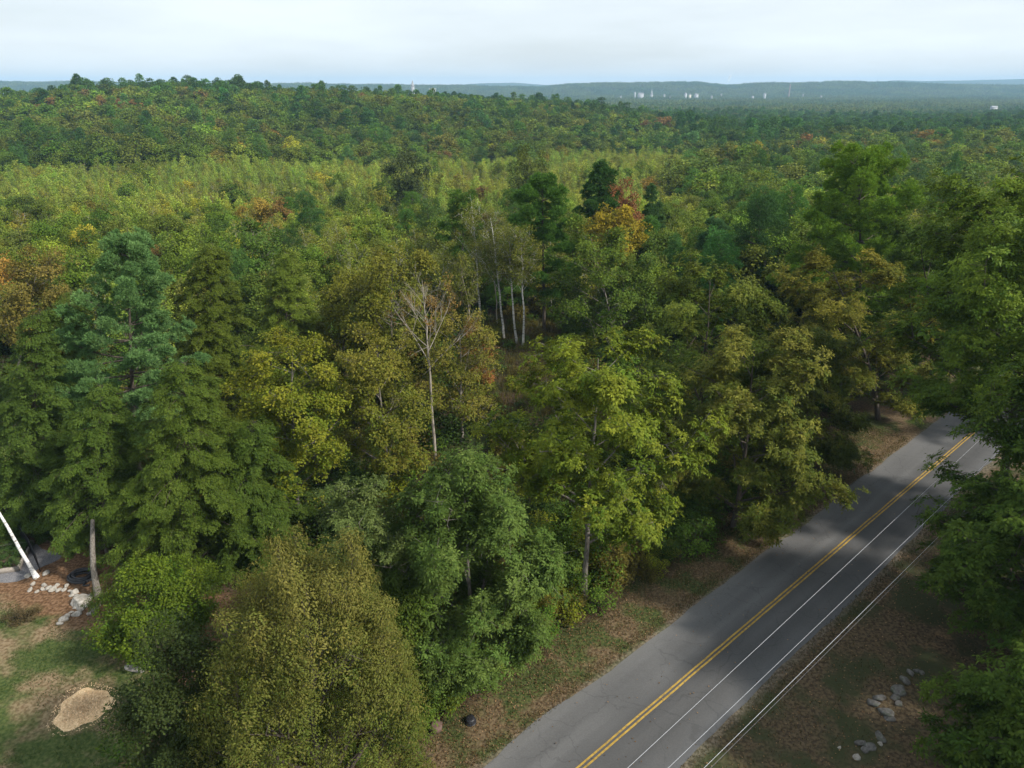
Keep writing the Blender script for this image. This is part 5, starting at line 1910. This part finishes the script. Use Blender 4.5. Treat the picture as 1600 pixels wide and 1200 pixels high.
# the town and other far buildings
def house(px, py, D, wd, dp, ht, label, roof=M_ROOFG, wall=M_WHITE, steeple=0, rz=0., name='white_house', roofh=.45):
    x = X_of(px, D, z_at(D, py))
    zb = z_at(D, py)
    zg = float(TZ(x, D))
    base = min(zg, zb) - 1
    t = thing(name, (x, D, base), label, 'building', rz=rz)
    h = zb - base + ht
    obj('wall', mesh_quads('wall', *boxVQ(-wd / 2, wd / 2, -dp / 2, dp / 2, 0, h), [wall]), t)
    rh = dp * roofh
    V = np.array([[-wd / 2 - .4, -dp / 2 - .4, h + .02], [wd / 2 + .4, -dp / 2 - .4, h + .02], [wd / 2 + .4, dp / 2 + .4, h + .02], [-wd / 2 - .4, dp / 2 + .4, h + .02], [-wd / 2 - .4, 0, h + rh], [wd / 2 + .4, 0, h + rh]])
    Q = np.array([[0, 1, 5, 4], [2, 3, 4, 5], [0, 4, 3, 3], [1, 2, 5, 5], [0, 3, 2, 1]])
    me = bpy.data.meshes.new('roof')
    me.from_pydata([tuple(v) for v in V], [], [(0, 1, 5, 4), (2, 3, 4, 5), (0, 4, 3), (1, 2, 5), (0, 3, 2, 1)])
    me.materials.append(roof)
    me.update()
    obj('roof', me, t)
    if steeple:
        V, Q = boxVQ(-2.2, 2.2, -2.2, 2.2, h * .6, h + rh + steeple * .45)
        obj('tower', mesh_quads('tower', V, Q, [wall]), t)
        z1 = h + rh + steeple * .45
        me = bpy.data.meshes.new('spire')
        me.from_pydata([(-2, -2, z1), (2, -2, z1), (2, 2, z1), (-2, 2, z1), (0, 0, z1 + steeple * .75)], [], [(0, 1, 4), (1, 2, 4), (2, 3, 4), (3, 0, 4)])
        me.materials.append(wall)
        obj('spire', me, t)
    return t


house(1001, 149, 3000, 22, 10, 5, 'white building with bright walls in the far town, beside the church', rz=.2)
house(1018, 149.5, 3000, 9, 10, 4, 'white church with pointed steeple in the far town', steeple=15, name='church')
house(992, 148, 3100, 6, 6, 8, 'narrow white tower house at the end of the far town', rz=.1)
house(1071, 149, 2900, 8, 7, 6, 'small white house standing alone in the far town', rz=.5)
house(1078, 150, 2900, 8, 7, 4, 'low cream house just past the lone white house', rz=-.3, wall=noise_mat('cream_paint', (.62, .56, .45), (.70, .64, .52), 5))
house(1088, 149.5, 2950, 14, 8, 4, 'long pale house row at the end of the far town', rz=.2)
house(1553, 168.5, 1550, 11, 7, 1.6, 'white farm building with pale roof alone in the flat woods', roof=M_WHITE, name='farm_building', roofh=.3)
house(676, 141, 1900, 16, 7, 1.0, 'low white building half hidden behind the wooded ridge', rz=.1, roof=M_WHITE)
house(645, 138.5, 1800, 7, 7, 5, 'white church steeple poking above the wooded ridge', steeple=9, name='church')
house(1195, 147.5, 2900, 9, 6, 2, 'pale house with grey roof beneath the brick chimney', rz=-.2)
M_DULL = noise_mat('dull_paint', (.20, .20, .20), (.30, .29, .28), 5)
HS = [(970, 151, 2900), (1038, 148, 3300), (1047, 151, 2850), (1112, 150.5, 2900), (1127, 147.5, 3350), (1176, 151, 2850), (1255, 147, 3300), (1283, 150, 3000)]
for k, (hx, hy, hd) in enumerate(HS):
    t = house(hx, hy, hd, 5 + k % 3 * 1.5, 5, .6, 'tiny pale house among the trees of the far town', rz=k * .7, wall=M_DULL)
    t['group'] = 'tiny houses scattered through the far town'
x = X_of(1234, 3300, 20)
t = thing('chimney_stack', (x, 3300, float(TZ(x, 3300)) - 1), 'tall slender pinkish brick chimney rising over the distant woods', 'chimney')
zt = z_at(3300, 131) - float(TZ(x, 3300))
obj('shaft', mesh_quads('shaft', *tubes(np.array([[[0, 0, 0], [0, 0, zt * .5], [0, 0, zt]]]), np.array([[3.4, 2.9, 2.3]]), 12), [M_BRICK], smooth=True), t)

# thin white plume of smoke rising beyond the town ridge
xs = X_of(1136, 4600, 40)
V, Q = lathe([(.5, 0), (4, 8), (7, 22), (10, 36), (9, 46), (.5, 52)], 14)
V[:, 0] += V[:, 2] * .35
m, N, L = newmat('smoke')
ou = N('ShaderNodeOutputMaterial')
pv = N('ShaderNodeVolumePrincipled')
pv.inputs['Color'].default_value = (.98, .98, .98, 1)
pv.inputs['Density'].default_value = .035
L(pv.outputs[0], ou.inputs['Volume'])
tag(obj('smoke', mesh_quads('smoke', V, Q, [m]), None, (xs, 4600, z_at(4600, 131))), 'thin white smoke plume rising beyond the far ridge', 'smoke', None, 'stuff')

# pale dead snags standing among the young trees
snag = bare(83, 9.5, 3.2, 1.7, (.3, .1), .11)
sm = mesh_quads('dead_snag', snag[0], snag[1], [M_PALE], smooth=True)
SNAGS = [(150, 392, 'pale dead snag among the lime trees beyond the tan-orange maple'), (268, 352, 'pale dead snag right of a russet maple in the thicket'), (372, 372, 'dead snag near the twin-trunked maple'),
         (470, 352, 'dead snag beyond the yellow-green hemlock'), (545, 400, 'dead snag above the rounded olive maple'), (600, 372, 'dead snag in the gap past the rounded olive maple'), (672, 405, 'taller dead snag between the olive maple and the birches'), (1190, 330, 'dead snag in the mixed woods before the bright green pine'),
         (225, 330, 'grey snag far out in the young thicket'), (1480, 350, 'dead snag above the dark oaks at the road bend')]
for k, (px, py, lab) in enumerate(SNAGS):
    zt = 9.5
    x, y = G(px, py + 10, 6.0)
    o = tag(obj('dead_snag', sm, None, (x, y, float(TZ(x, y)))), lab.replace(' right of', ' close to'), 'tree', 'dead snags in the woods')
    o.rotation_euler = (0, 0, k * 1.3)
    sc = .85 + .35 * ((k * 7) % 5) / 5
    o.scale = (sc * .7, sc * .7, sc)

# ------------------------------------------------------------------ haze: one box of pale air round the whole place
V, Q = boxVQ(-13500, 13500, -300, 9900, -60, 118)
m, N, L = newmat('haze_air')
ou = N('ShaderNodeOutputMaterial')
pv = N('ShaderNodeVolumePrincipled')
pv.inputs['Color'].default_value = (.46, .72, 1.0, 1)
pv.inputs['Density'].default_value = 1.05e-4
L(pv.outputs[0], ou.inputs['Volume'])
tag(obj('haze', mesh_quads('haze', V, Q, [m])), kind='stuff')
